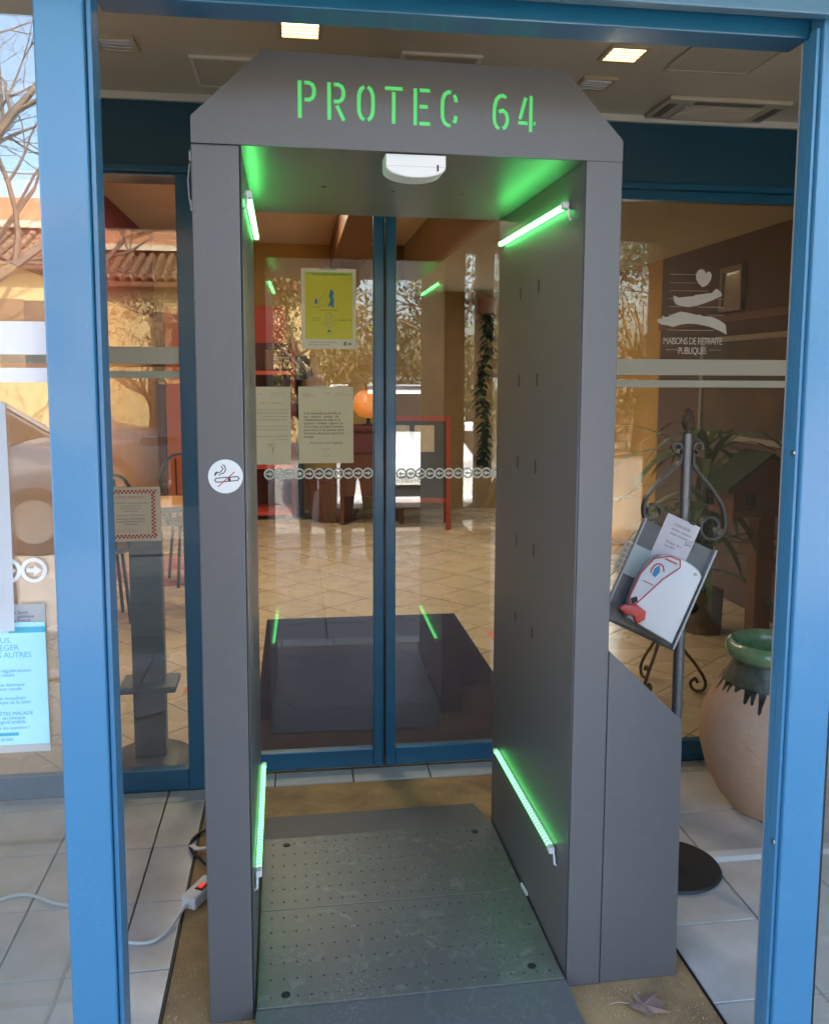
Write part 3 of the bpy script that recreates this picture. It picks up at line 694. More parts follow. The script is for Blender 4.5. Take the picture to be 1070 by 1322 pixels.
mb.prism(stroke([(-.04,.165),(-.03,.19),(-.012,.2),(-.008,.22)], .0012), TP-.0006, TP-.0002, 'y'); mb.prism(stroke([(-.035,.158),(-.015,.162),(-.006,.172)], .0012), TP-.0006, TP-.0002, 'y')
mb.prism(rect(.055, .066, .012, .026), TP-.0006, TP-.0002, 'y'); mb.prism(rect(.072, .084, .014, .022), TP-.0006, TP-.0002, 'y')
mb.build('line_drawing', INKG, po)['kind'] = 'stuff'
flat('sticky_tape', ACRYL, po, [rect(-.035, .03, .290, .303)], -.004)

LETP = mat('cream_letter_paper', (.74, .71, .58), .7, var=.1, vscale=6)
po = sheet('letter_notice', 'typed letter with bold paragraph in a clear sleeve below the yellow poster', 'notice', .233, .439, 1.221, 1.511, 1.3255, LETP)
para = ["Il est demandé aux familles et", "aux   visiteurs   sortant   de", "l'établissement de veiller à ce", "qu'aucun  résident  n'ignore  et", "n'en profite, au même moment,", "pour sortir et de s'assurer de la", "fermeture des portes après leur", "passage."]
text('bold_paragraph', [(s, -.084, .186-k*.0126, .0128, 'LEFT', .93) for k, s in enumerate(para)]+[('Merci pour votre vigilance', -.0, .074, .0115, 'CENTER')], INK, po, TP)
text('small_print', [('Etablissement', -.09, .262, .006, 'LEFT'), ('public départemental', -.09, .254, .006, 'LEFT'), ('EHPAD', -.004, .262, .007, 'LEFT'), ('Le 12 mars', .04, .265, .006, 'LEFT'), ('A l\'attention des familles', .03, .257, .006, 'LEFT'), ('La Direction', .0, .052, .0075, 'CENTER'), ('Signature', .0, .026, .006, 'CENTER')], INKG, po, TP)
flat('signature', mat('pale_red_ink', (.62, .40, .36), .7), po, [stroke([(-.02,.03),(-.005,.045)], .0012), stroke([(-.004,.045),(.006,.028)], .0012), stroke([(.007,.028),(.02,.042)], .0012)], TP)
flat('clear_sleeve', ACRYL, po, [rect(-.112, -.104, -.004, .294)], -.001)
po = sheet('letter_notice', 'typed letter with a dark signature beside the gate post', 'notice', -.002, .204, 1.218, 1.510, 1.3255, LETP)
pl = ["La direction informe les familles que les visites", "sont suspendues jusqu'à nouvel ordre", "et vous remercie de respecter", "les consignes affichées à l'entrée.", "", "Le personnel reste à votre écoute", "pour prendre des nouvelles de vos proches.", "", "Nous comptons sur votre compréhension", "et sur votre aide."]
text('paragraph', [(s, .094, .204-k*.0125, .0086, 'RIGHT') for k, s in enumerate(pl)], INKG, po, TP)
text('small_print', [('Etablissement public', .03, .266, .006, 'LEFT'), ('autonome', .03, .258, .006, 'LEFT'), ('ehpad', -.02, .264, .007, 'LEFT'), ('AVIS AUX FAMILLES', .03, .228, .010, 'CENTER'), ('La Direction', .03, .075, .008, 'CENTER')], mat('ochre_ink', (.5, .40, .2), .7), po, TP)
flat('signature', INKG, po, [stroke([(.015,.06),(.028,.078)], .0014), stroke([(.028,.078),(.034,.05)], .0014), stroke([(.034,.05),(.045,.07)], .0014), stroke([(.036,.084),(.034,.034)], .0012)], TP)

po = sheet('checkered_notice', 'white notice with red checkered border on the narrow sidelight', 'notice', -.47, -.267, .95, 1.149, 1.2395)
ck = []; q = .0068
for k in range(0, 26):
    for r_ in (0, 1):
        if (k+r_) % 2 == 0:
            ck += [rect(-.089+k*q, -.089+(k+1)*q, .012+r_*q, .012+(r_+1)*q), rect(-.089+k*q, -.089+(k+1)*q, .176+r_*q, .176+(r_+1)*q)]
for k in range(2, 25):
    for r_ in (0, 1):
        if (k+r_) % 2 == 0: ck += [rect(-.089+r_*q, -.089+(r_+1)*q, .012+(k-.0)*q-.001, .012+(k+1)*q-.001), rect(.076-r_*q, .076+(1-r_)*q, .012+k*q-.001, .012+(k+1)*q-.001)]
flat('checkered_border', REDP, po, [[(a, b) for a, b in p] for p in ck if max(b for a, b in p) < .19], TP)
text('heading', [('VOUS ÊTES MAISON ?', .045, .158, .0135, 'RIGHT')], mat('faded_red_ink', (.55, .22, .2), .7), po, TP)
text('printed_text', [(s, -.004, .139-k*.0098, .0088, 'CENTER') for k, s in enumerate(["Le résidence vous invite chez elle", "et vous propose les", "meilleures qu'ils ont", "confectionnées"])]+[('Inscription : 12,00 € le jour', -.004, .094, .0088, 'CENTER')], INKG, po, TP)
text('bold_text', [(s, -.004, .081-k*.010, .0092, 'CENTER') for k, s in enumerate(["Vous pouvez vous adresser", "au secrétariat d'accueil ou", "à l'animatrice"])], INK, po, TP)
text('footer', [('merci de votre confiance', -.03, .043, .0075, 'CENTER'), ('présentez-vous au bureau', -.02, .035, .0075, 'CENTER')], mat('pink_ink', (.6, .3, .28), .7), po, TP)

WPAP = mat('bright_white_paper', (.82, .83, .84), .6, var=.08, vscale=8)
sheet('white_notice', 'blank-backed white sheet hanging over the blue poster on the left panel', 'notice', -.512, -.296, 1.083, 1.503, -.3215, WPAP, curl=.012, tilt=-.4)
BPOS = mat('pale_blue_poster', (.40, .68, .76), .5, var=.7, vscale=6, vcol=(.28, .60, .78))
po = sheet('health_poster', 'pale blue coronavirus advice poster on the left glass panel', 'poster', -.446, -.2445, .845, 1.131, -.3205)
flat('blue_field', BPOS, po, [rect(-.1, .1, .016, .252)], TP)
DB = mat('teal_ink', (.03, .22, .34), .6)
for r_ in (rect(.035, .1, .232, .243), rect(-.09, .045, .034, .040)): flat('teal_band', mat('teal_band_ink', (.06, .36, .46), .6), po, [r_], TP-.0004)
text('heading', [('CORONAVIRUS,', .040, .213, .0150, 'RIGHT'), ('SE PROTÉGER', .052, .199, .0150, 'RIGHT'), ('ET PROTÉGER LES AUTRES', .074, .185, .0150, 'RIGHT', .92)], mat('mid_blue_ink', (.08, .36, .52), .6), po, TP-.0006)
text('printed_text', [('Se laver très régulièrement', .072, .157, .0095, 'RIGHT'), ('les mains', .042, .149, .0095, 'RIGHT'), ('Tousser ou éternuer', .06, .130, .0095, 'RIGHT'), ('dans son coude', .054, .122, .0095, 'RIGHT'), ('Utiliser un mouchoir', .06, .104, .0095, 'RIGHT'), ('à usage unique et le jeter', .07, .096, .0095, 'RIGHT'), ('SI VOUS ÊTES MALADE', .072, .074, .0095, 'RIGHT'), ('Porter un masque', .058, .066, .0095, 'RIGHT'), ('chirurgical jetable', .058, .058, .0095, 'RIGHT'), ('Vous avez des questions ?', .066, .047, .008, 'RIGHT'), ('0 800 130 000', .034, .024, .008, 'RIGHT')], DB, po, TP-.0006)
text('logo_lettering', [('Santé', .052, .268, .0085, 'LEFT'), ('publique', .052, .2605, .0085, 'LEFT'), ('France', .052, .253, .0085, 'LEFT')], mat('navy_ink', (.05, .08, .2), .6), po, TP)
flat('logo_dots', DB, po, [disc(.040+a*.004, .262+b*.004, .0012, 8) for a, b in ((0,2),(1,1),(-1,0),(2,2),(0,-2),(1,-1),(2,-2),(0,0),(-2,1))], TP)

# ================================================================== SANITISER STAND
SX, SY = 1.391, .50
sst = thing('sanitiser_stand', 'grey wrought-iron post stand with scrolls and pine-cone finial on a round base', 'stand', (SX, SY, 0))
MB().lathe([(0, .001), (.150, .001), (.155, .006), (.15, .012), (.06, .018), (0, .018)], n=48).build('base_disc', mat('dark_iron_base', (.05, .05, .052), .4, metal=.4, var=.4, vscale=12), sst, smooth=True)
MB().lathe([(.0165, .017), (.0165, 1.385), (.0, 1.386)], n=24).build('pole', IRON, sst, smooth=True)
MB().lathe([(.0, 1.385), (.012, 1.386), (.010, 1.397), (.014, 1.402), (.0185, 1.412), (.020, 1.425), (.018, 1.44), (.011, 1.455), (0, 1.463)], n=14).build('pine_cone_finial', mat('bronze_cone', (.16, .11, .07), .45, metal=.7, bump=1.0, bscale=160), sst, smooth=True)
def scroll(s):
    def spiral(cx, cz, r0, r1, a0, a1, n=16): return [(cx+(r0+(r1-r0)*i/n)*math.cos(R(a0+(a1-a0)*i/n)), cz+(r0+(r1-r0)*i/n)*math.sin(R(a0+(a1-a0)*i/n))) for i in range(n+1)]
    top = spiral(.036, 1.343, .008, .020, -60, 250)             # small curl at the top, ending at the pole
    dn = [(.020, 1.335), (.022, 1.29), (.05, 1.255), (.085, 1.215), (.118, 1.165), (.130, 1.12)] if s > 0 else [(.020, 1.335), (.022, 1.30), (.05, 1.272), (.085, 1.24), (.118, 1.20), (.130, 1.17)]
    bot = spiral(.085, 1.10, .046, .018, 15, -430, 30) if s > 0 else spiral(.10, 1.15, .032, .014, 15, -430, 30)
    pts = [(s*a, 0, b) for a, b in top[::1]] + [(s*a, 0, b) for a, b in spline2(dn)] + [(s*a, 0, b) for a, b in bot]
    return pts
def spline2(p): return [(v.x, v.z) for v in spline([(a, 0, b) for a, b in p], 6)]
for s in (-1, 1): MB().flatbar(scroll(s), .022, .0075, (0, 1, .0)).build('scroll', mat('dark_scroll_iron', (.07, .072, .075), .4, metal=.6, var=.3, vscale=40), sst)
# tilted clear holder with dispenser, papers and card
tilt = Matrix.Rotation(R(-12), 3, 'X'); roll = Matrix.Rotation(R(24), 3, 'Y'); HR = (Matrix.Rotation(R(-14), 3, 'Z') @ roll @ tilt)
hc = Vector((1.292, .447, .940))
def onb(name, m, parent, cx, cz, sx, sz, y0, y1, bev=0): 
    return MB().obox(hc + HR @ Vector((cx, (y0+y1)/2, cz)), (sx, y1-y0, sz), HR, bev).build(name, m, parent, world=True)
bh = thing('document_holder', 'tilted clear acrylic document holder clamped to the iron post', 'holder', (1.292, .447, .8))
onb('back_plate', mat('smoky_acrylic', (.13, .125, .125), .25, var=.4, vscale=14, vcol=(.22, .21, .21)), bh, 0, 0, .225, .318, 0, .006, .002)
for x in (-.1135, .1135): onb('side_edge', mat('clear_edge', (.45, .47, .47), .2), bh, x, 0, .006, .322, -.022, .008, .001)
onb('bottom_edge', BLACKM, bh, 0, -.1625, .228, .006, -.022, .008, .001)
onb('mounting_clamp', BLACKM, bh, .03, -.02, .05, .08, .0065, .03, .003)
di = thing('sanitiser_dispenser', 'white wall sanitiser dispenser with red spout on the tilted holder', 'dispenser', (1.30, .44, .8))
def onb_prism(name, m, parent, pts, y0, y1, bev=0):
    mb = MB().prism(pts, y0, y1, 'y', bev=bev); mb.bm.transform(Matrix.Translation(hc) @ HR.to_4x4()); return mb.build(name, m, parent, world=True, smooth=True)
body = [(-.062, -.135), (.09, -.150), (.092, .06)] + [(.02+.072*math.cos(R(a)), .06+.030*math.sin(R(a))) for a in range(10, 175, 12)] + [(-.066, .04), (-.075, -.03), (-.072, -.09)]
onb_prism('dispenser_body', WHITEP, di, body, -.075, -.008, .012)
face = [(-.078, -.075), (-.066, -.1), (-.05, -.08), (-.012, .01), (.02, .062), (.012, .082), (-.02, .08), (-.058, .055), (-.076, .0)]
onb_prism('front_face', mat('pale_grey_plastic', (.62, .62, .62), .35), di, face, -.0785, -.0752, .001)
onb_prism('face_outline', REDP, di, stroke(face+[face[0]], .0035), -.0794, -.0786)
onb_prism('blue_print', CYAN, di, [(-.046, .01), (-.034, .006), (-.028, .026), (-.036, .045), (-.046, .03)], -.0796, -.0786)
onb_prism('red_print_arc', REDP, di, stroke(arc(-.035, .022, .018, .026, 20, 200, 10), .004), -.0798, -.0786)
onb_prism('red_print_bar', REDP, di, rect(-.03, .008, .066, .070), -.0796, -.0786)
onb_prism('red_print_bar', REDP, di, rect(-.062, -.03, -.018, -.0155), -.0796, -.0786)
onb_prism('dark_window', BLACK, di, [(-.074, -.078), (-.064, -.094), (-.052, -.078), (-.06, -.066)], -.0797, -.0786)
RSP = mat('red_spout_plastic', (.62, .05, .04), .3)
onb_prism('red_spout', RSP, di, [(-.09, -.105), (-.055, -.088), (-.022, -.096), (-.016, -.118), (-.032, -.14), (-.05, -.122), (-.075, -.128), (-.094, -.12)], -.10, -.0755, .004)
onb_prism('badge', mat('sage_badge', (.45, .46, .4), .5), di, disc(.068, .075-.012, .005, 12), -.0765, -.0745)
pp = thing('paper_slip', 'printed white and pink paper slip clipped behind the dispenser', 'paper', (1.30, .44, 1.0)); 
onb('sheet', mat('pinkish_paper', (.72, .67, .70), .7, var=.3, vscale=14), pp, -.005, .125, .105, .16, -.004, -.0032)
V, F = text_mesh([('12/03/2020', -.03, .178, .012, 'LEFT'), ('entrée visiteurs', -.03, .164, .010, 'LEFT'), ('mode d\'emploi gel', -.03, .150, .010, 'LEFT'), ('SH 2', .022, .135, .018, 'LEFT'), ('friction 30 s', -.03, .122, .010, 'LEFT'), ('lot 4471', -.03, .110, .010, 'LEFT')], -.0046)
me = bpy.data.meshes.new('printed_text'); me.from_pydata([tuple(ROOTM[pp].inverted() @ (hc + HR @ Vector(v))) for v in V], [], F); link('printed_text', me, INK, pp)['kind'] = 'stuff'
onb('clip', BLACKM, pp, .02, .208, .016, .012, -.008, .008, .002)
cd = thing('reminder_card', 'pale green card with beige grid tucked at the holder side', 'card', (1.2, .44, .9))
onb('card', mat('sage_card', (.45, .52, .48), .6), cd, -.098, .03, .085, .095, -.012, -.0105)
onb('beige_grid', mat('beige_grid', (.55, .46, .33), .6), cd, -.124, .03, .032, .093, -.0132, -.0122)
for i in range(2):
    for j in range(5): onb('grid_cell', mat('brown_cell', (.36, .29, .2), .6), cd, -.131+.014*i, -.006+.018*j, .010, .012, -.0142, -.0134)
# ================================================================== TERRACOTTA JAR
jar = thing('terracotta_jar', 'large terracotta oil jar with green glazed rim and dark drips', 'jar', (1.90, .83, 0))
GLZ = mat('green_glaze', (.08, .21, .09), .22, var=.95, vscale=13, vcol=(.28, .36, .19), coat=.4, bump=.15, bscale=40, detail=9)
DGLZ = mat('dark_green_glaze', (.10, .115, .085), .35, var=.9, vscale=22, vcol=(.03, .042, .03), coat=.2, bump=.2, bscale=60)
TERRA = mat('terracotta', (.58, .36, .23), .85, var=.9, vscale=5, vcol=(.62, .45, .32), bump=.35, bscale=45, detail=10)
prof = [(.12, .001), (.128, .012), (.175, .07), (.215, .15), (.236, .23), (.24, .29), (.23, .36), (.205, .42), (.168, .475)]
MB().lathe(prof, n=48).build('body', TERRA, jar, smooth=True)
MB().lathe([(.1678, .475), (.146, .515), (.131, .55)], n=48).build('dark_shoulder', DGLZ, jar, smooth=True)
for k in range(34):
    a = 2*PI*k/34+random.uniform(-.06, .06); ln = random.choice((.018, .03, .04, .05, .06, .072))*random.uniform(.8, 1.1); wd = random.uniform(.016, .034)
    mb = MB(); rows = []; lean_ = random.uniform(-.03, .03)
    for i in range(9):
        f = i/8; z = .480-ln*f
        rr = .168
        for (r0, z0), (r1, z1) in zip(prof, prof[1:]):
            if z0 <= z <= z1: rr = r0+(r1-r0)*(z-z0)/(z1-z0)
        rr += .002; wf = (1-.55*min(1, f*1.5))*(math.sqrt(max(0, 1-((f-.8)/.2)**2)) if f > .8 else 1); hw = wd/2*max(wf, .03)/rr
        rows.append([mb.bm.verts.new((rr*math.cos(a+lean_*f+t*hw), rr*math.sin(a+lean_*f+t*hw), z)) for t in (-1, 0, 1)])
    for p, q_ in zip(rows, rows[1:]):
        for t in range(2): mb.bm.faces.new((p[t], p[t+1], q_[t+1], q_[t]))
    bmesh.ops.solidify(mb.bm, geom=mb.bm.faces[:], thickness=.002)
    mb.build('glaze_drip', DGLZ, jar, smooth=True)
MB().lathe([(.131, .55), (.136, .556), (.15, .562), (.160, .576), (.163, .595), (.157, .613), (.143, .622), (.128, .615), (.119, .60), (.115, .57), (.13, .5), (.18, .4), (.2, .3), (0, .2)], n=48).build('glazed_rim', GLZ, jar, smooth=True)

# ================================================================== CEILING FITTINGS
LAMPM = mat('lit_lamp_lens', (.9, .8, .6), .4, emit=(1, .60, .22), estr=.9)
GLSL = mat('dull_lamp_lens', (.8, .8, .8), .15, coat=.5)
def clight(label, x, y, z, hw, hd, lit, rz=0, m=None):
    t = thing('ceiling_light', label, 'ceiling light', (x, y, z), rz)
    for a in ((-hw-.012, hw+.012, -hd-.012, -hd), (-hw-.012, hw+.012, hd, hd+.012), (-hw-.012, -hw, -hd, hd), (hw, hw+.012, -hd, hd)):
        B('frame', mat('brass_frame', (.5, .4, .25), .35), t, a[0], a[1], a[2], a[3], -.007, .0005)
    B('lens', m or (LAMPM if lit else GLSL), t, -hw, hw, -hd, hd, -.004, .0005)
    for i in range(3): B('louvre', STEEL, t, -hw, hw, -hd+hd*.5*(i+1)-.002, -hd+hd*.5*(i+1)+.002, -.008, -.0042)
clight('lit square ceiling lamp above the lettering of the gate', .245, .565, 2.5115, .05, .052, True)
clight('lit square ceiling lamp over the right gate post', 1.20, .61, 2.5115, .05, .05, True)
clight('unlit square ceiling lamp above the narrow sidelight', -.282, .75, 2.5115, .045, .045, False)
clight('unlit square ceiling lamp between lit lamp and fascia, right of gate', 1.205, .877, 2.5115, .045, .045, False)
def hatch(label, x0, x1, y0, y1, fm, pm):
    t = thing('ceiling_hatch', label, 'hatch', ((x0+x1)/2, (y0+y1)/2, 2.511))
    B('hatch_panel', pm, t, x0+.013, x1-.013, y0+.013, y1-.013, 2.5065, 2.5118, world=True)
    for a in ((x0, x1, y0, y0+.012), (x0, x1, y1-.012, y1), (x0, x0+.012, y0+.0125, y1-.0125), (x1-.012, x1, y0+.0125, y1-.0125)): B('hatch_frame', fm, t, *a, 2.504, 2.5118, world=True)
TRIMC = mat('pale_hatch_trim', (.8, .74, .66), .5)
hatch('taupe ceiling hatch with pale trim left of the gate header', -.086, .31, .815, 1.09, TRIMC, CEIL)
hatch('narrow pale-trimmed ceiling hatch just behind the gate header', .545, .79, .69, .95, TRIMC, mat('dim_hatch', (.45, .38, .29), .5))
hatch('plain grey ceiling hatch beside the air-conditioning cassette', 1.37, 1.655, .485, .72, mat('grey_hatch', (.50, .43, .33), .5), mat('grey_hatch2', (.48, .41, .31), .5))
ac = thing('air_conditioner', 'square ceiling air-conditioning cassette with slatted outlets', 'air conditioner', (1.73, 1.12, 2.511))
ACM = mat('taupe_cassette', (.56, .48, .37), .5)
B('cassette_frame', ACM, ac, 1.50, 1.95, .955, 1.185, 2.497, 2.5118, bev=.004, world=True)
for a in ((1.60, 1.85, .965, .995), (1.515, 1.545, 1.0, 1.15), (1.905, 1.935, 1.0, 1.15)): B('air_outlet', mat('dark_outlet', (.2, .17, .13), .6), ac, *a, 2.4945, 2.498, world=True)
B('intake_grille', mat('intake_taupe', (.42, .36, .28), .6), ac, 1.58, 1.87, 1.02, 1.175, 2.494, 2.498, world=True)
for k in range(9): B('grille_slat', ACM, ac, 1.585, 1.865, 1.025+.016*k, 1.031+.016*k, 2.491, 2.4938, world=True)
vn = thing('ceiling_vent', 'slatted air vent in the pale lobby ceiling behind the narrow sidelight', 'vent', (-.95, 4.6, 3.0))
B('vent_frame', CREAM, vn, -.3, .3, -.14, .14, -.02, 0)
for k in range(8): B('vent_slat', mat('vent_brown', (.2, .13, .09), .6), vn, -.26+.065*k, -.22+.065*k, -.11, .11, -.028, -.0205)
LOBL = mat('added_lobby_lamp_lens', (.9, .8, .6), .4, emit=(1, .82, .58), estr=6)  # lens of the ceiling lamps added to brighten the lobby
for k, (x, y, lb) in enumerate(((.1, 3.0, 'nearest the inner doors'), (.1, 5.6, 'deep in the lobby'), (-.7, 4.3, 'by the red wall'))):
    clight('added warm lobby ceiling lamp '+lb, x, y, 2.999, .22, .22, True, m=LOBL)
clight('added unseen lobby lamp in the dropped ceiling', 2.3, 5.6, 2.499, .16, .16, True, m=mat('added_dim_lobby_lamp', (.9, .8, .6), .4, emit=(1, .75, .48), estr=2.0))  # added lamp, set out of view, to light the lobby

# ================================================================== LOBBY THINGS
NAVY = mat('navy_carpet', (.009, .011, .045), .95, var=.6, vscale=6, vcol=(.02, .022, .07), bump=.5, bscale=300, detail=9)
tag(MB().box(.03, 1.235, 1.42, 3.47, .001, .011, bev=.004).build('navy_doormat', NAVY, None), 'dark navy carpet mat on the lobby tiles behind the sliding doors', 'doormat')
bs = thing('black_stand', 'black square post on a round base behind the narrow sidelight', 'stand', (-.37, 1.52, 0))
DARKP = mat('charcoal_post', (.035, .038, .042), .5, var=.6, vscale=20, vcol=(.06, .065, .07))
MB().lathe([(0, .001), (.16, .001), (.165, .01), (.15, .02), (0, .024)], n=40).build('base_disc', DARKP, bs, smooth=True)
B('post', DARKP, bs, -.062, .062, -.03, .03, .023, .93, bev=.004); B('tray', DARKP, bs, -.11, .11, -.08, .09, .3, .325, bev=.004)
def chair(x, y, rz, label):
    t = thing('bistro_chair', label, 'chair', (x, y, 0), rz, 'bistro chairs in the lobby')
    MB().lathe([(0, .45), (.19, .45), (.2, .46), (.19, .475), (0, .475)], n=24).build('seat', BLACKM, t, smooth=True)
    for a in (45, 135, 225, 315):
        c, s_ = math.cos(R(a)), math.sin(R(a)); MB().tube([(.16*c, .16*s_, .45), (.19*c, .19*s_, .2), (.21*c, .21*s_, 0)], .011, 6).build('leg', DIRON, t)
    MB().tube(spline([(-.17, .1, .46), (-.19, .16, .75), (-.12, .2, .92), (0, .21, .95), (.12, .2, .92), (.19, .16, .75), (.17, .1, .46)]), .011, 6).build('back_frame', DIRON, t)
    for k in (-.07, 0, .07): MB().tube([(k, .17, .47), (k, .195, .92)], .007, 6).build('back_spindle', DIRON, t)
    MB().tube(spline([(-.17, .1, .66), (-.24, -.04, .68), (-.2, -.14, .66), (-.19, -.14, .46)]), .010, 6).build('armrest', DIRON, t); MB().tube(spline([(.17, .1, .66), (.24, -.04, .68), (.2, -.14, .66), (.19, -.14, .46)]), .010, 6).build('armrest', DIRON, t)
chair(-1.0, 3.6, R(200), 'black metal bistro chair turned towards the wall beside the round table')
chair(-.55, 4.6, R(20), 'black metal bistro chair standing behind the round table')
rt = thing('round_table', 'small round table with orange wooden top and black rim', 'table', (-.62, 3.75, 0))
MB().lathe([(0, .715), (.27, .715), (.28, .725), (.27, .735), (0, .735)], n=36).build('table_top', mat('orange_wood', (.50, .26, .10), .35, var=.4, vscale=8), rt, smooth=True)
MB().lathe([(.281, .70), (.288, .70), (.288, .737), (.281, .737)], n=36).build('rim', BLACKM, rt, smooth=True)
for k in range(4):
    a = R(45+90*k); MB().tube([(.20*math.cos(a), .20*math.sin(a), .714), (.24*math.cos(a), .24*math.sin(a), 0)], .017, 8).build('leg', BLACKM, rt)
rg = tag(MB().prism(disc(0, 0, .52, 40), .001, .009, 'z').build('round_rug', mat('red_cream_rug', (.40, .05, .05), .9, var=1, vscale=3, vcol=(.55, .47, .38), bump=.3, bscale=200), None), 'red and cream round rug under the table by the red wall', 'rug'); rg.location = (-.72, 5.0, 0)
# shelf unit by the back wall
su = thing('red_shelf_unit', 'dark red open shelf unit with boxes before the back wall', 'shelf', (-.1, 7.6, 0))
for z in (.05, .55, 1.05, 1.55): B('shelf', REDB, su, -.45, .28, -.25, .3, z, z+.04)
for x in (-.49, .28): B('side_panel', REDW, su, x, x+.04, -.26, .3, 0, 1.9)
B('back_panel', MAROON, su, -.45, .28, .305, .32, 0, 1.9)
for x, z, w_, h_, m, lb_ in ((-.35, 1.59, .25, .16, CREAM, 'low cream box on the top shelf of the red unit'), (.0, 1.59, .2, .22, BROWN, 'brown wooden box on the top shelf of the red unit'), (-.3, 1.09, .3, .2, ORANGE, 'orange box on the middle shelf of the red unit'), (.05, 1.09, .18, .3, PAPER, 'upright white box on the middle shelf of the red unit'), (-.2, .59, .3, .3, BROWN, 'large brown box on the lower shelf of the red unit')):
    tag(B('storage_box', m, None, x-.1, x-.1+w_, 7.45, 7.65, z+.001, z+h_, bev=.01), lb_, 'box', 'boxes on the shelf unit')
tb = thing('tub_planter', 'round brown tub planter before the ochre back wall', 'planter', (.62, 7.3, 0))
MB().lathe([(.22, .001), (.27, .1), (.30, .5), (.31, .52), (.27, .52), (.25, .45), (0, .44)], n=32).build('tub', BROWN, tb, smooth=True)
for k in range(3): MB().lathe([(.25+.02*k, .1+.16*k), (.262+.02*k, .1+.16*k), (.264+.02*k, .13+.16*k), (.25+.02*k, .13+.16*k)], n=32).build('hoop', MAROON, tb)
fl = thing('floor_lamp', 'slim black floor lamp on a round base before the ochre wall', 'lamp', (.27, 7.5, 0))
MB().lathe([(0, .001), (.17, .001), (.16, .025), (0, .03)], n=24).build('base', BLACKM, fl); MB().tube([(0, 0, .03), (0, 0, 1.5)], .035, 10).build('pole', BLACKM, fl); MB().lathe([(.06, 1.5), (.16, 1.5), (.10, 1.75), (.05, 1.75)], n=24).build('lamp_shade', BLACKM, fl)
dk = thing('reception_desk', 'dark side desk with drawers behind the door meeting stiles', 'desk', (1.0, 7.2, 0))
B('desk_top', MAROON, dk, -.35, .35, -.3, .3, .98, 1.02, bev=.005)
for x in (-.33, .29): B('side_panel', BROWN, dk, x, x+.04, -.28, .28, 0, .979)
B('modesty_panel', BROWN, dk, -.288, .288, -.26, -.24, .3, .979); B('drawer', MAROON, dk, -.28, .28, -.275, -.262, .75, .95, bev=.004)
ol = thing('orange_globe_lamp', 'orange globe table lamp standing on the dark desk', 'lamp', (.98, 7.15, 1.021))
MB().lathe([(0, 0), (.08, 0), (.08, .015), (.02, .03), (.02, .08)], n=20).build('foot', BLACKM, ol, smooth=True)
MB().lathe([(.02, .08), (.10, .10), (.155, .17), (.16, .24), (.14, .31), (.09, .36), (0, .375)], n=28).build('globe', mat('orange_glass_globe', (.75, .26, .04), .3, emit=(1, .32, .04), estr=.05), ol, smooth=True)
# easel notice board
EX, EY = 1.42, 6.6
es = thing('easel_board', 'red wooden A-frame notice board with two pinned leaflets', 'notice board', (EX, EY, 0), R(-6))
EASEL = mat('red_stained_wood', (.36, .06, .03), .5, var=.4, vscale=8)
lean = Matrix.Rotation(R(-8), 3, 'X')
def eb(name, m, x0, x1, z0, z1, y0, y1):
    return MB().obox(lean @ Vector(((x0+x1)/2, (y0+y1)/2, (z0+z1)/2)), (x1-x0, y1-y0, z1-z0), lean, .003).build(name, m, es)
eb('leg', EASEL, -.35, -.30, .0, 1.15, -.015, .015); eb('leg', EASEL, .30, .35, .0, 1.15, -.015, .015)
eb('rail', EASEL, -.299, .299, 1.10, 1.15, -.013, .013); eb('rail', EASEL, -.299, .299, .27, .32, -.013, .013)
eb('board', mat('slate_grey_board', (.045, .05, .055), .6, var=.3), -.298, .298, .322, 1.098, -.006, .004)
for x in (-.32, .32): MB().tube([(x, .16, 1.12), (x, .42, .01)], .018, 6).build('rear_leg', EASEL, es)
for x, c, lb_ in ((-.17, (.16, .27, .40), 'bluish'), (.08, (.42, .38, .3), 'beige')):
    p = tag(MB().obox(Matrix.Rotation(R(-6), 3, 'Z') @ (lean @ Vector((x, -.012, .92))) + Vector((EX, EY, 0)), (.2, .004, .27), Matrix.Rotation(R(-6), 3, 'Z') @ lean).build('leaflet', mat('leaflet_print_%d' % int(x*100), (.55, .5, .4), .6, var=1, vscale=9, vcol=c), None), lb_+' printed leaflet pinned to the slate board of the easel', 'leaflet', 'leaflets on the easel board')
# potted palm behind the wide sidelight
def blade(mb, base, dirv, length, width, droop, n=7):
    base = Vector(base); d = Vector(dirv).normalized(); side = d.cross(Vector((0, 0, 1))); side = side.normalized() if side.length > .01 else Vector((1, 0, 0))
    p = base.copy(); prev = None
    for i in range(n+1):
        f = i/n; wv = width*math.sin(PI*min(1, .12+f*.88))**.8 + .001
        a, b = mb.bm.verts.new(p-side*wv/2), mb.bm.verts.new(p+side*wv/2)
        if prev: mb.bm.faces.new((prev[0], prev[1], b, a))
        prev = (a, b); p = p + d*length/n; d = (d + Vector((0, 0, -droop/n))).normalized()
GREEN = mat('houseplant_green', (.09, .16, .05), .4, var=.6, vscale=12, vcol=(.18, .22, .08))
pm = thing('potted_palm', 'potted palm with long strap leaves in a grey-brown cylinder pot', 'plant', (2.68, 2.95, 0))
MB().lathe([(.11, .001), (.12, .01), (.125, .26), (.115, .265), (.11, .23), (0, .225)], n=32).build('pot', mat('ribbed_grey_pot', (.17, .145, .115), .8, var=.5, vscale=30, stretch=(6, 6, .3)), pm, smooth=True)
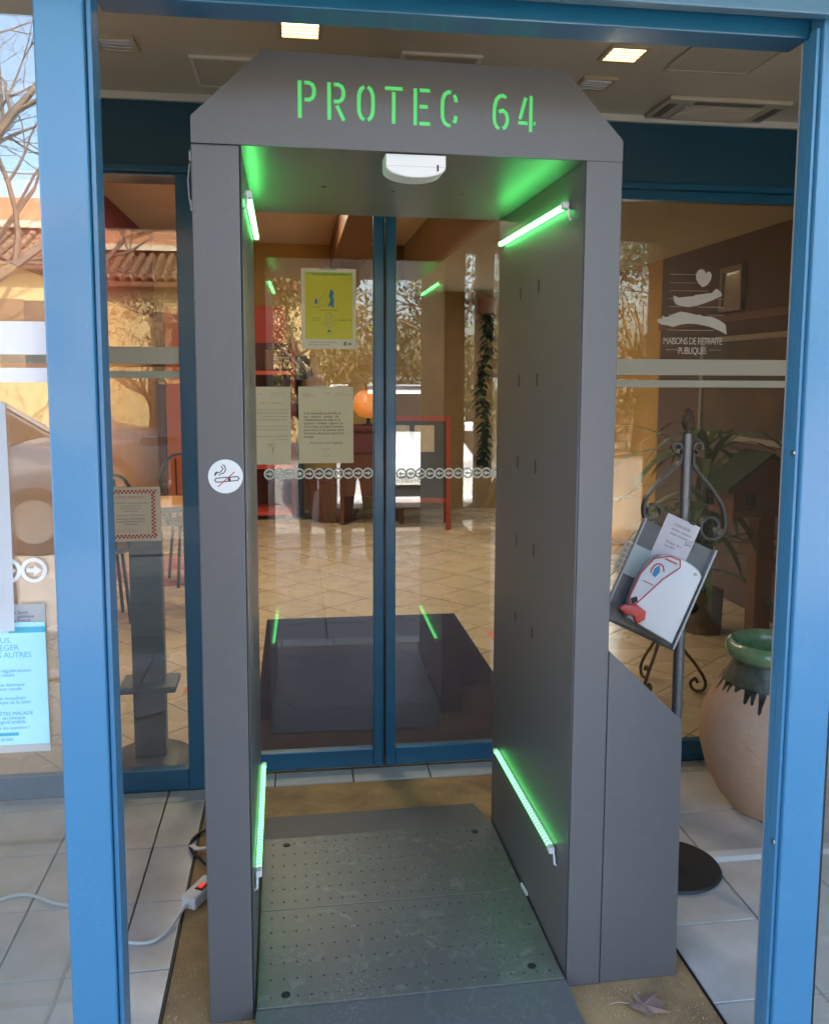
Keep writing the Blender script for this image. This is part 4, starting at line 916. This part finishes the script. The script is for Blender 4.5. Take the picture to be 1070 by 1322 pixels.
for k, (dx, dy, h) in enumerate(((0, 0, 1.12), (.03, .02, .82), (-.03, -.02, .58))):
    MB().tube([(dx, dy, .22), (dx*1.5, dy*1.3, h*.6), (dx*2, dy*2, h)], [.03, .024, .02], 8).build('cane', mat('cane_green', (.05, .075, .035), .6, var=.5), pm)
    for j in range(26):
        a = j*2.4+k; e = random.uniform(.3, 1.5); mb = MB()
        blade(mb, (dx*2, dy*2, h+random.uniform(-.2, .04)), (math.cos(a), math.sin(a), e), random.uniform(.45, .85), .045, random.uniform(1.2, 2.6)); mb.build('leaf', GREEN, pm)
# model house on post
mh = thing('model_house', 'wooden model chalet with green roof on a square post', 'model house', (2.72, 2.5, 0))
CHAL = mat('chalet_wood', (.16, .07, .035), .6, var=.5, vscale=10, stretch=(2, 2, 14))
B('post', BROWN, mh, .02, .12, -.05, .05, 0, .80, bev=.004); B('base_board', CHAL, mh, -.18, .26, -.14, .14, .801, .83)
MB().prism([(-.16, .831), (.22, .831), (.22, .97), (.03, 1.12), (-.16, .97)], -.11, .11, 'y').build('wall', CHAL, mh)
for s in (-1, 1): MB().prism([(.03, 1.15), (.03, 1.128), (.03+s*.25, .935), (.03+s*.25, .957)], -.16, .15, 'y').build('roof', mat('moss_green_roof', (.03, .06, .035), .8, var=.4, vscale=20), mh)
for x in (-.09, .11): B('window', BLACK, mh, x, x+.05, -.113, -.1102, .86, .92)
B('shutter', mat('cream_shutter', (.5, .42, .25), .6), mh, .165, .185, -.116, -.1102, .85, .93)
# iron plant table with scroll legs
it = thing('iron_plant_table', 'small black iron plant table with scrolled feet', 'table', (2.02, 2.0, 0))
MB().lathe([(0, .42), (.15, .42), (.155, .43), (.15, .44), (0, .44)], n=28).build('table_top', DIRON, it, smooth=True)
for k in range(3):
    a = R(-20+120*k); c, s_ = math.cos(a), math.sin(a)
    sp = [(.05, .42), (.04, .33), (.09, .22), (.16, .13), (.2, .06), (.19, .015), (.15, .012), (.13, .045), (.15, .07), (.165, .05)]
    MB().tube(spline([(r_*c, r_*s_, z) for r_, z in sp]), .008, 6).build('leg', DIRON, it, smooth=True)
tag(B('black_box', BLACKM, None, 1.94, 2.10, 1.92, 2.08, .441, .55, bev=.01), 'small black box on the iron plant table', 'box')
# pictures on the plum wall
def picture(label, y0, y1, z0, z1, cols, fm):
    t = thing('framed_picture', label, 'picture', (3.19, (y0+y1)/2, z0)); f = .035
    for a in ((y0, y1, z0, z0+f), (y0, y1, z1-f, z1), (y0, y0+f, z0+f, z1-f), (y1-f, y1, z0+f, z1-f)): B('frame', fm, t, 3.165, 3.199, *a, world=True)
    B('print', mat('picture_'+label[:12], cols[0], .3, var=1, vscale=3, vcol=cols[1], coat=.3), t, 3.18, 3.198, y0+f, y1-f, z0+f, z1-f, world=True)
picture('wide silver-framed landscape picture on the plum wall', 2.9, 4.1, 1.12, 1.83, ((.045, .06, .065), (.13, .11, .09)), mat('silver_frame', (.42, .44, .46), .35, metal=.3))
picture('small unframed-looking square picture high on the plum wall', 3.55, 3.85, 2.0, 2.3, ((.20, .22, .21), (.36, .24, .17)), mat('thin_grey_frame', (.25, .24, .23), .5))
# trailing plant at the back wall
vp = thing('trailing_plant', 'dark trailing plant hanging down the ochre back wall', 'plant', (2.35, 7.72, 2.3))
stem = spline([(0, 0, 0), (.02, -.05, -.4), (-.05, -.05, -.9), (0, -.05, -1.4), (-.03, -.05, -1.75)])
MB().tube(stem, .01, 6).build('stem', GREEN, vp); MB().lathe([(0, -.06), (.12, -.06), (.16, .1), (.14, .1), (0, .05)], n=20).build('pot', BROWN, vp)
mb = MB()
for k in range(420):
    p = stem[random.randrange(len(stem))]; a = random.uniform(0, 6.28); blade(mb, p, (math.cos(a), math.sin(a), random.uniform(-.6, .6)), random.uniform(.08, .17), .05, 1.2, 3)
mb.build('foliage', mat('dark_trailing_green', (.02, .035, .015), .5), vp)
cb = tag(B('cardboard_box', mat('cardboard', (.30, .17, .08), .8, var=.3), None, 2.3, 2.8, 6.2, 6.7, .001, .38, bev=.006), 'brown cardboard box on the lobby floor near the garden window', 'box')
sg = thing('floor_marker', 'orange floor marker sticker on the lobby tiles beside the navy mat', 'floor marker', (1.45, 2.95, .001))
flat_o = MB().prism([(-.09, -.16), (.05, -.1), (.09, .14), (.05, .14), (.02, -.06), (-.05, -.10), (-.05, .12), (-.09, .14)], .0005, .0012, 'z').build('sticker', ORANGE, sg)
fm = thing('floor_marker', 'orange floor marker sticker behind the narrow sidelight', 'floor marker', (-.29, 2.36, .001)); MB().prism([(-.05, -.12), (.03, -.12), (.05, .12), (-.03, .12)], .0005, .0012, 'z').build('sticker', ORANGE, fm)

# ================================================================== OUTSIDE, BEHIND THE CAMERA (seen mirrored in the glass)
hs = thing('village_house', 'yellow rendered house with low tiled roof and orange upper wall across the road', 'house', (-6.0, -17.0, -.08))
YEW = mat('yellow_render', (.47, .36, .18), .9, var=.3, vscale=2, bump=.15, bscale=40)
ORW = mat('orange_render', (.46, .21, .11), .9, var=.25, vscale=2)
B('lower_wall', YEW, hs, -15, 1.2, -16.9, -16.6, -.08, 3.62, world=True)
B('side_wall', YEW, hs, 1.2, 1.5, -26, -16.6, -.08, 3.62, world=True)
B('upper_wall', ORW, hs, -15, 1.5, -26, -18.55, 3.5, 5.25, world=True)
B('cornice', CREAM, hs, -15, 1.5, -18.5, -18.3, 4.60, 4.74, world=True)
B('eaves_board', BROWN, hs, -15, 1.5, -16.35, -16.3, 3.52, 3.62, world=True)
wedge([(-15,-18.5,4.5),(1.5,-18.5,4.5),(1.5,-16.35,3.62),(-15,-16.35,3.62),(-15,-18.5,3.5),(1.5,-18.5,3.5),(1.5,-16.35,3.55),(-15,-16.35,3.55)]).build('roof_deck', BROWN, hs, world=True)
RT = mat('weathered_roof_tile', (.30, .17, .10), .9, var=.8, vscale=6, vcol=(.42, .30, .19), bump=.2)
sl_ = math.atan2(.88, 2.15)
def rtile_mesh():
    mb = MB(); n = 6; L = .42; A = []
    for e, r_ in ((0, .095), (L, .075)):
        A.append([mb.bm.verts.new((r_*math.cos(PI*k/n), -e*math.cos(sl_), e*math.sin(sl_)+r_*math.sin(PI*k/n))) for k in range(n+1)])
    for k in range(n): mb.bm.faces.new((A[0][k], A[0][k+1], A[1][k+1], A[1][k]))
    bmesh.ops.solidify(mb.bm, geom=mb.bm.faces[:], thickness=.015); return mb
proto = rtile_mesh().build('roof_tile', RT, hs); proto.location = ROOTM[hs].inverted() @ Vector((-9.0, -16.33, 3.63)); rest = MB(); cnt = 1
stepL = .38
for i in range(66):
    for j in range(6):
        x = -14.8+.245*i; p = Vector((x, -16.33-j*stepL*math.cos(sl_), 3.63+j*stepL*math.sin(sl_)+.012))
        if -9.1 < x < 1.0 and cnt < 290: copy_part(proto, hs, ROOTM[hs].inverted() @ p); cnt += 1
        elif x < -9.1 or x > 1:
            t_ = rtile_mesh(); t_.bm.transform(Matrix.Translation(p)); me = bpy.data.meshes.new('x'); t_.bm.to_mesh(me); t_.bm.free(); rest.bm.from_mesh(me); bpy.data.meshes.remove(me)
rest.build('far_roof_tiles', RT, hs, world=True)['kind'] = 'stuff'
for x in (-12, -9.5, -6.75, -4.95, -2.6):
    wi = B('window', mat('dark_window_pane', (.03, .03, .035), .1), hs, x, x+.9, -16.6, -16.57, 1.6, 2.95, world=True)
    B('shutter', mat('brown_shutter', (.16, .10, .06), .7), wi, x-.46, x-.01, -16.6, -16.55, 1.58, 2.97, world=True); B('sill', CREAM, wi, x-.05, x+.95, -16.6, -16.5, 1.5, 1.58, world=True)

def limb(mb, p, d, L, r, depth, tips, n=5):
    pts = [p]; rs = [r]
    for i in range(n):
        d = (d + Vector((random.gauss(0, .14), random.gauss(0, .14), random.gauss(.03, .10)))).normalized(); p = p + d*L/n; pts.append(p); rs.append(r*(1-.55*(i+1)/n))
    mb.tube(pts, rs, 6 if r > .03 else 4, cap=False)
    if depth == 0: tips.append((p, d)); return
    k = random.choice((2, 3, 3))
    for i in range(k):
        j = random.randint(2, n); a = random.uniform(0, 6.28); s_ = d.orthogonal().normalized(); s_.rotate(Matrix.Rotation(a, 3, d)); nd = (d + s_*random.uniform(.5, 1.1)).normalized()
        limb(mb, pts[j], nd, L*random.uniform(.6, .8), rs[j]*.72, depth-1, tips, n)
    tips.append((p, d))
BARK = mat('grey_brown_bark', (.14, .10, .07), .9, var=.6, vscale=6, bump=.5, bscale=30)
def bare_tree(x, y, h, label, depth=5):
    t = thing('bare_tree', label, 'tree', (x, y, -.08)); tr = MB(); tr.tube([(0, 0, 0), (.1, 0, h*.25), (.05, .1, h*.5)], [.26, .2, .16], 10, cap=False)
    tr.build('trunk', BARK, t, smooth=True); br = MB(); tips = []
    for k in range(5):
        a = k*1.3; limb(br, Vector((.05, .1, h*(.3+.05*k))), Vector((math.cos(a)*.8, math.sin(a)*.8, .75)).normalized(), h*.32, .085, depth, tips)
    br.build('crown', BARK, t)
bare_tree(-6.1, -15.0, 9, 'tall leafless tree before the yellow house'); bare_tree(-2.3, -20.5, 10, 'tall leafless tree rising behind the tiled roof', 4)
bare_tree(-4.3, -11.2, 8.0, 'young leafless tree close to the forecourt', 5)
def leafy(x, y, h, rx, label, col, vcol, n=15000, ls=.06):
    t = thing('leafy_tree', label, 'tree', (x, y, -.08), 0, 'trees along the road'); tr = MB(); tips = []
    tr.tube([(0, 0, 0), (.05, .03, h*.25), (.0, .05, h*.5)], [.16, .13, .09], 9, cap=False)
    for k in range(6): a = k*1.05; limb(tr, Vector((.02, .03, h*(.18+.06*k))), Vector((math.cos(a), math.sin(a), .6)).normalized(), rx*.9, .06, 2, tips)
    tr.build('trunk', BARK, t, smooth=True); cr = MB(); cl = []
    for k in range(60): 
        a = random.uniform(0, 6.28); u = random.uniform(-.85, 1); rr = math.sqrt(max(0, 1-u*u*.8))*random.uniform(.45, 1); cl.append((Vector((rx*rr*math.cos(a), rx*rr*math.sin(a), h*.55+u*h*.42)), random.uniform(.22, .5)*rx))
    for k in range(n):
        c, s_ = random.choice(cl); p = c + Vector((random.gauss(0, .5), random.gauss(0, .5), random.gauss(0, .4)))*s_*.75; q_ = Matrix.Rotation(random.uniform(0, 6.28), 3, 'Z') @ Matrix.Rotation(random.uniform(-1.2, 1.2), 3, 'X'); l_ = ls*random.uniform(.6, 1.4)
        cr.bm.faces.new([cr.bm.verts.new(p + q_ @ Vector(v)*l_) for v in ((0, -.9, 0), (.45, 0, .06), (0, .9, 0), (-.45, 0, .06))])
    cr.build('crown', mat('foliage_'+label[:14].replace(' ', '_'), col, .6, var=.8, vscale=1.2, vcol=vcol), t)
leafy(.6, -12.5, 4.2, 1.7, 'olive-green bushy tree behind the white car', (.07, .09, .03), (.14, .13, .05))
leafy(3.6, -12.0, 4.8, 2.0, 'golden-green bushy tree right of the white car', (.10, .10, .03), (.18, .14, .05))
leafy(7.2, -12.6, 4.6, 2.1, 'dark green bushy tree above the stone wall end', (.05, .08, .025), (.10, .11, .04))
leafy(-2.6, -13.6, 3.2, 1.1, 'thin reddish shrub before the yellow house', (.16, .09, .04), (.22, .15, .07), 3200, .042)
# garden beyond the lobby window
leafy(8.6, 8.4, 4.2, 1.7, 'sunlit garden shrub beyond the lobby window', (.08, .11, .03), (.16, .17, .05), 4000, .1)
leafy(10.8, 13.2, 5.2, 2.3, 'tall garden tree farther out beyond the lobby window', (.06, .09, .03), (.12, .13, .05), 4500, .12)
struct(B('garden_terrace', mat('blue_grey_terrace', (.2, .22, .24), .8, var=.4, vscale=2), None, 3.41, 30, -.2, 30, -.079, -.03))
tag(B('garden_wall', mat('rough_garden_stone', (.33, .29, .24), .95, var=.9, vscale=5, vcol=(.2, .17, .14), bump=.8, bscale=9), None, 6.8, 14, 9.6, 9.9, -.03, 1.7), 'rough stone garden wall beyond the lobby window', 'wall')
# dry stone wall
sw = thing('stone_wall', 'low dry stone garden wall along the road', 'wall', (5, -14, -.08))
STN = [mat('field_stone_%d' % i, c, .9, var=.5, vscale=6, bump=.4, bscale=25) for i, c in enumerate(((.42, .37, .30), (.33, .29, .24), (.48, .42, .33)))]
B('wall_core', mat('wall_mortar', (.2, .17, .14), .95), sw, -3.5, 7, -.16, .12, 0, 1.28)
sp_ = []
for m in STN: o = MB().box(-.2, .2, -.1, .1, -.09, .09, bev=.03).build('stone', m, sw); o.location = (-3.4+.2*len(sp_)*2.1, .14, .1); sp_.append(o)
for r_ in range(7):
    for c_ in range(24):
        if r_ == 0 and c_ < 3: continue
        o = copy_part(random.choice(sp_), sw, (-3.4+.43*c_+.2*(r_ % 2)+random.uniform(-.02, .02), .14+random.uniform(-.02, .02), .1+.188*r_)); o.scale = (random.uniform(.85, 1.05), 1, random.uniform(.88, 1.05))

# cars
def car(label, loc, rz, paint, plate_txt=None):
    t = thing('parked_car', label, 'car', loc, rz, None)   # local: nose towards -Y, z=0 on the ground
    PM = mat(paint[0], paint[1], .3, coat=.4)
    CG = mat('car_window_glass', (.012, .015, .017), .12, spec=.25)
    # body by lofted cross-sections along y
    secs = [(-2.0, .70, .30, .58), (-1.93, .78, .24, .74), (-1.6, .84, .20, .86), (-1.0, .86, .18, .97), (-.2, .87, .18, 1.0), (.9, .87, .18, 1.02), (1.6, .86, .2, 1.02), (1.93, .82, .26, .98), (2.02, .74, .34, .86)]
    mb = MB(); rings = []
    for y, hw, z0, z1 in secs:
        zz = z1-z0; rings.append([mb.bm.verts.new((sx*hw*k, y, z0+zz*f)) for sx, k, f in ((-1,.86,0),(-1,.98,.15),(-1,1,.5),(-1,.95,.85),(-1,.80,1),(-.3,.9,1.015),(.3,.9,1.015),(1,.80,1),(1,.95,.85),(1,1,.5),(1,.98,.15),(1,.86,0))])
    for a, b in zip(rings, rings[1:]):
        for k in range(12): mb.bm.faces.new((a[k], a[(k+1) % 12], b[(k+1) % 12], b[k]))
    mb.bm.faces.new(rings[0][::-1]); mb.bm.faces.new(rings[-1]); bmesh.ops.recalc_face_normals(mb.bm, faces=mb.bm.faces)
    body = mb.build('body', PM, t, smooth=True)
    mb = MB(); rings = []
    for y, hw, z in ((-1.02, .70, .97), (-.35, .60, 1.42), (.2, .60, 1.49), (1.1, .60, 1.47), (1.75, .62, 1.03)):
        rings.append([mb.bm.verts.new((sx*h_, y, zz)) for sx, h_, zz in ((-1, .78, .96), (-1, hw, z), (1, hw, z), (1, .78, .96))])
    for a, b in zip(rings, rings[1:]):
        for k in range(4): mb.bm.faces.new((a[k], a[(k+1) % 4], b[(k+1) % 4], b[k]))
    mb.bm.faces.new(rings[0][::-1]); mb.bm.faces.new(rings[-1]); bmesh.ops.recalc_face_normals(mb.bm, faces=mb.bm.faces); mb.build('greenhouse_glass', CG, t)
    rf = wedge([(-.59,-.36,1.44),(.59,-.36,1.44),(.60,1.14,1.50),(-.60,1.14,1.50),(-.61,-.38,1.405),(.61,-.38,1.405),(.62,1.16,1.455),(-.62,1.16,1.455)]).build('roof', PM, t)
    MB().tube([(0, .9, 1.5), (0, 1.1, 1.75)], .006, 6).build('aerial', BLACK, rf)
    for s in (-1, 1):
        MB().tube([(s*.76, -1.03, .98), (s*.61, -.36, 1.43)], .03, 6).build('pillar', PM, t); MB().tube([(s*.62, 1.14, 1.46), (s*.74, 1.8, 1.02)], .04, 6).build('pillar', PM, t); MB().tube([(s*.79, .25, .98), (s*.615, .3, 1.45)], .03, 6).build('pillar', PM, t)
        MB().obox((s*.62, -1.93, .68), (.3, .08, .13), Matrix.Rotation(s*.35, 3, 'Z'), .02).build('headlight', mat('headlight_lens', (.6, .62, .65), .08, coat=1), t)
        MB().obox((s*.92, -.85, 1.03), (.16, .08, .11), Matrix.Identity(3), .02).build('wing_mirror', PM, t)
        for y in (-1.25, 1.3):
            wh = MB().tube([(s*.70, y, .31), (s*.88, y, .31)], .31, 24).build('wheel', BLACK, t, smooth=True)
            MB().tube([(s*.875, y, .31), (s*.89, y, .31)], .2, 16).build('rim', STEEL, wh)
        for y in (-.3, .75): B('door_handle', BLACKM, t, *sorted((s*.85, s*.885)), y, y+.14, .82, .85)
    B('grille', BLACKM, t, -.4, .4, -2.03, -1.95, .38, .5); B('bumper', PM, t, -.72, .72, -2.06, -1.9, .3, .37, bev=.02)
    pt = B('number_plate', PAPER, t, -.26, .26, -2.075, -2.0625, .50, .61)
    if plate_txt: text('plate_lettering', [(plate_txt, 0, .525, .10, 'CENTER')], INK, pt, -2.0765)
    return t
car('white parked car facing the entrance behind the two people', (1.35, -6.3, -.08), PI, ('white_car_paint', (.75, .76, .77)), 'CS-107-SO')
car('dark grey-blue parked car standing side-on before the yellow house', (-3.35, -7.6, -.08), R(90), ('silver_blue_paint', (.045, .058, .072)), None)

# ================================================================== THE TWO PEOPLE OUTSIDE
def skinned(name, joints, edges, parent, mats_, pick, sub=2, root=0):
    me = bpy.data.meshes.new(name); me.from_pydata([j[0] for j in joints], edges, [])
    o = bpy.data.objects.new(name, me); COL.objects.link(o)
    sk = o.modifiers.new('skin', 'SKIN'); sk.use_smooth_shade = True
    for v, j in zip(me.skin_vertices[0].data, joints): v.radius = (j[1], j[2] if len(j) > 2 else j[1])
    me.skin_vertices[0].data[root].use_root = True
    ss = o.modifiers.new('sub', 'SUBSURF'); ss.levels = sub; ss.render_levels = sub
    dg = bpy.context.evaluated_depsgraph_get(); ev = bpy.data.meshes.new_from_object(o.evaluated_get(dg)); bpy.data.objects.remove(o)
    for m in mats_: ev.materials.append(m)
    for p in ev.polygons: p.material_index = pick(p.center); p.use_smooth = True
    ev.name = name
    ob = bpy.data.objects.new(name, ev); COL.objects.link(ob); ob.parent = parent; ROOTM[ob] = ROOTM[parent]
    return ob
SKIN = mat('skin', (.50, .30, .22), .5, var=.15, vscale=20)
def person(label, loc, rz, h, jacket, trousers, shoes, hair, hands, bald, mask=True):
    """facing +Y locally; hands: two wrist targets (l, r) in local metres"""
    t = thing('person', label, 'person', loc, rz); k = h/1.62
    J = []; E_ = []
    def add(p, r, r2=None, par=None):
        J.append((tuple(c*k for c in p), r*k, (r2 or r)*k)); i = len(J)-1
        if par is not None: E_.append((par, i))
        return i
    pel = add((0, 0, .86), .15, .11); wst = add((0, 0, .98), .145, .10, pel); ch = add((0, -.01, 1.18), .165, .11, wst); nk0 = add((0, -.01, 1.33), .075, .07, ch); nk = add((0, .005, 1.39), .052, .052, nk0)
    hd0 = add((0, .02, 1.445), .062, .075, nk); hd1 = add((0, .015, 1.52), .072, .092, hd0); hd2 = add((0, .005, 1.57), .062, .078, hd1)
    for s in (-1, 1):
        hip = add((s*.085, 0, .80), .085, .09, pel); kn = add((s*.10, .012, .46), .058, .06, hip); an = add((s*.105, -.02, .09), .042, .045, kn); ft = add((s*.11, .03, .045), .038, .04, an); toe = add((s*.125, .14, .03), .035, .028, ft)
        sh = add((s*.17, -.01, 1.29), .06, .06, ch); wr = Vector(hands[0 if s < 0 else 1]); S0 = Vector((s*.17, -.01, 1.29))
        mid = (S0+wr)/2; d = (wr-S0); L = d.length; bend = math.sqrt(max(0, .28**2-(L/2)**2)); el = mid + Vector((s*.45, -.25, -.85)).normalized()*bend
        e = add(tuple(el), .043, .043, sh); wi = add(tuple(wr), .028, .024, e)
        dirh = (wr-el).normalized(); side = dirh.cross(Vector((0, 0, 1))).normalized() if abs(dirh.z) < .9 else Vector((1, 0, 0)); upv = side.cross(dirh)
        pm_ = wr + dirh*.055; palm = add(tuple(pm_), .030, .018, wi)
        for q in range(4):
            o_ = upv*(.027-.018*q); ln = (.034, .040, .037, .028)[q]; f1 = pm_ + dirh*.035 + o_; a1 = add(tuple(f1), .0095, .0095, palm); f2 = f1 + dirh*ln*.7 + side*(-s*.014); a2 = add(tuple(f2), .009, .009, a1); add(tuple(f2 + dirh*ln*.35 + side*(-s*.026)), .008, .008, a2)
        th = wr + dirh*.03 + upv*.034; a1 = add(tuple(th), .011, .011, palm); add(tuple(th + dirh*.035 + upv*.012 - side*s*.012), .009, .009, a1)
    def pick(c):
        z = c.z/k
        hv = min((c - Vector(hands[0])*k).length, (c - Vector(hands[1])*k).length)
        near = any((c - (Vector(hands[i])*k)).length < .13*k and (c - Vector((hands[i][0]*0, -.05, 1.0))*k).length > (Vector(hands[i])*k - Vector((0, -.05, 1.0))*k).length - .005 for i in (0, 1))
        if near: return 3
        if z > 1.365: return 3
        if z < .075: return 2
        if z < .84: return 1
        return 0
    skinned('body', J, E_, t, [jacket, trousers, shoes, SKIN], pick)
    # face
    for s in (-1, 1):
        MB().lathe([(0, -.010*k), (.009*k, 0), (0, .010*k)], (s*.030*k, .098*k, 1.505*k), 10).build('eye', mat('dark_eye', (.05, .04, .035), .2), t, smooth=True)
        MB().obox((s*.076*k, .005*k, 1.49*k), (.014*k, .03*k, .055*k), Matrix.Identity(3), .005).build('ear', SKIN, t, smooth=True)
        MB().obox((s*.031*k, .100*k, 1.525*k), (.034*k, .008*k, .006*k), Matrix.Identity(3), .001).build('eyebrow', mat('grey_brow', (.18, .15, .12), .8), t)
    mb = MB(); mb.prism([(.095*k, 1.505*k), (.118*k, 1.465*k), (.095*k, 1.46*k)], -.012*k, .012*k, 'x'); mb.build('nose', SKIN, t)
    if mask:
        mb = MB(); n = 8; rows = []
        for j in range(6):
            z = (1.40+.085*j/5)*k; rows.append([mb.bm.verts.new(((.078*k)*math.sin(R(-80+160*i/n)), (.022+.098*math.cos(R((-80+160*i/n)*.86))*(1 if 0 < j < 5 else .96))*k, z)) for i in range(n+1)])
        for a, b in zip(rows, rows[1:]):
            for i in range(n): mb.bm.faces.new((a[i], a[i+1], b[i+1], b[i]))
        bmesh.ops.solidify(mb.bm, geom=mb.bm.faces[:], thickness=.002); mb.build('face_mask', mat('pale_blue_mask', (.60, .70, .76), .8), t, smooth=True)
    mb = MB()
    a0 = 0 if not bald else None
    bmesh.ops.create_icosphere(mb.bm, subdivisions=3, radius=1)
    for v in list(mb.bm.verts):
        if (bald and (v.co.y > -.05 or v.co.z > .45 or v.co.z < -.6)) or (not bald and (v.co.y > .35 and v.co.z < .35)) or v.co.z < -.95: mb.bm.verts.remove(v)
    for v in mb.bm.verts: v.co = Vector((v.co.x*.090*k, v.co.y*.112*k+.006*k, v.co.z*(.105 if bald else .125)*k+(1.515 if bald else 1.505)*k))
    bmesh.ops.solidify(mb.bm, geom=mb.bm.faces[:], thickness=.006)
    mb.build('hair', hair, t, smooth=True)
    return t
DJ = mat('charcoal_jacket', (.04, .042, .05), .8, var=.4, vscale=8, bump=.3, bscale=60); JEAN = mat('dark_trousers', (.035, .04, .055), .85, var=.4, vscale=10, bump=.3, bscale=60)
p1 = person('masked bald person in dark jacket photographing the gate with raised phone', (.40, -2.62, -.025), 0, 1.63, DJ, mat('taupe_trousers', (.16, .14, .12), .85, var=.3, vscale=10), mat('brown_shoe', (.06, .04, .03), .5), mat('grey_hair', (.3, .28, .26), .8), [(-.26, .44, 1.45), (-.10, .44, 1.45)], True)
p2 = person('masked brown-haired person in dark clothes standing beside the photographer', (.74, -2.66, -.025), R(4), 1.56, mat('plum_coat', (.06, .04, .045), .85, var=.3, vscale=8), JEAN, mat('black_shoe', (.02, .02, .02), .4), mat('brown_hair', (.10, .06, .035), .7, var=.5, vscale=40), [(-.25, .06, .80), (.25, .06, .80)], False)
tag(MB().box(.215, .305, -2.075, -2.066, 1.40, 1.552, bev=.004).build('mobile_phone', BLACKM, None), 'black mobile phone held up by the photographing person', 'phone')
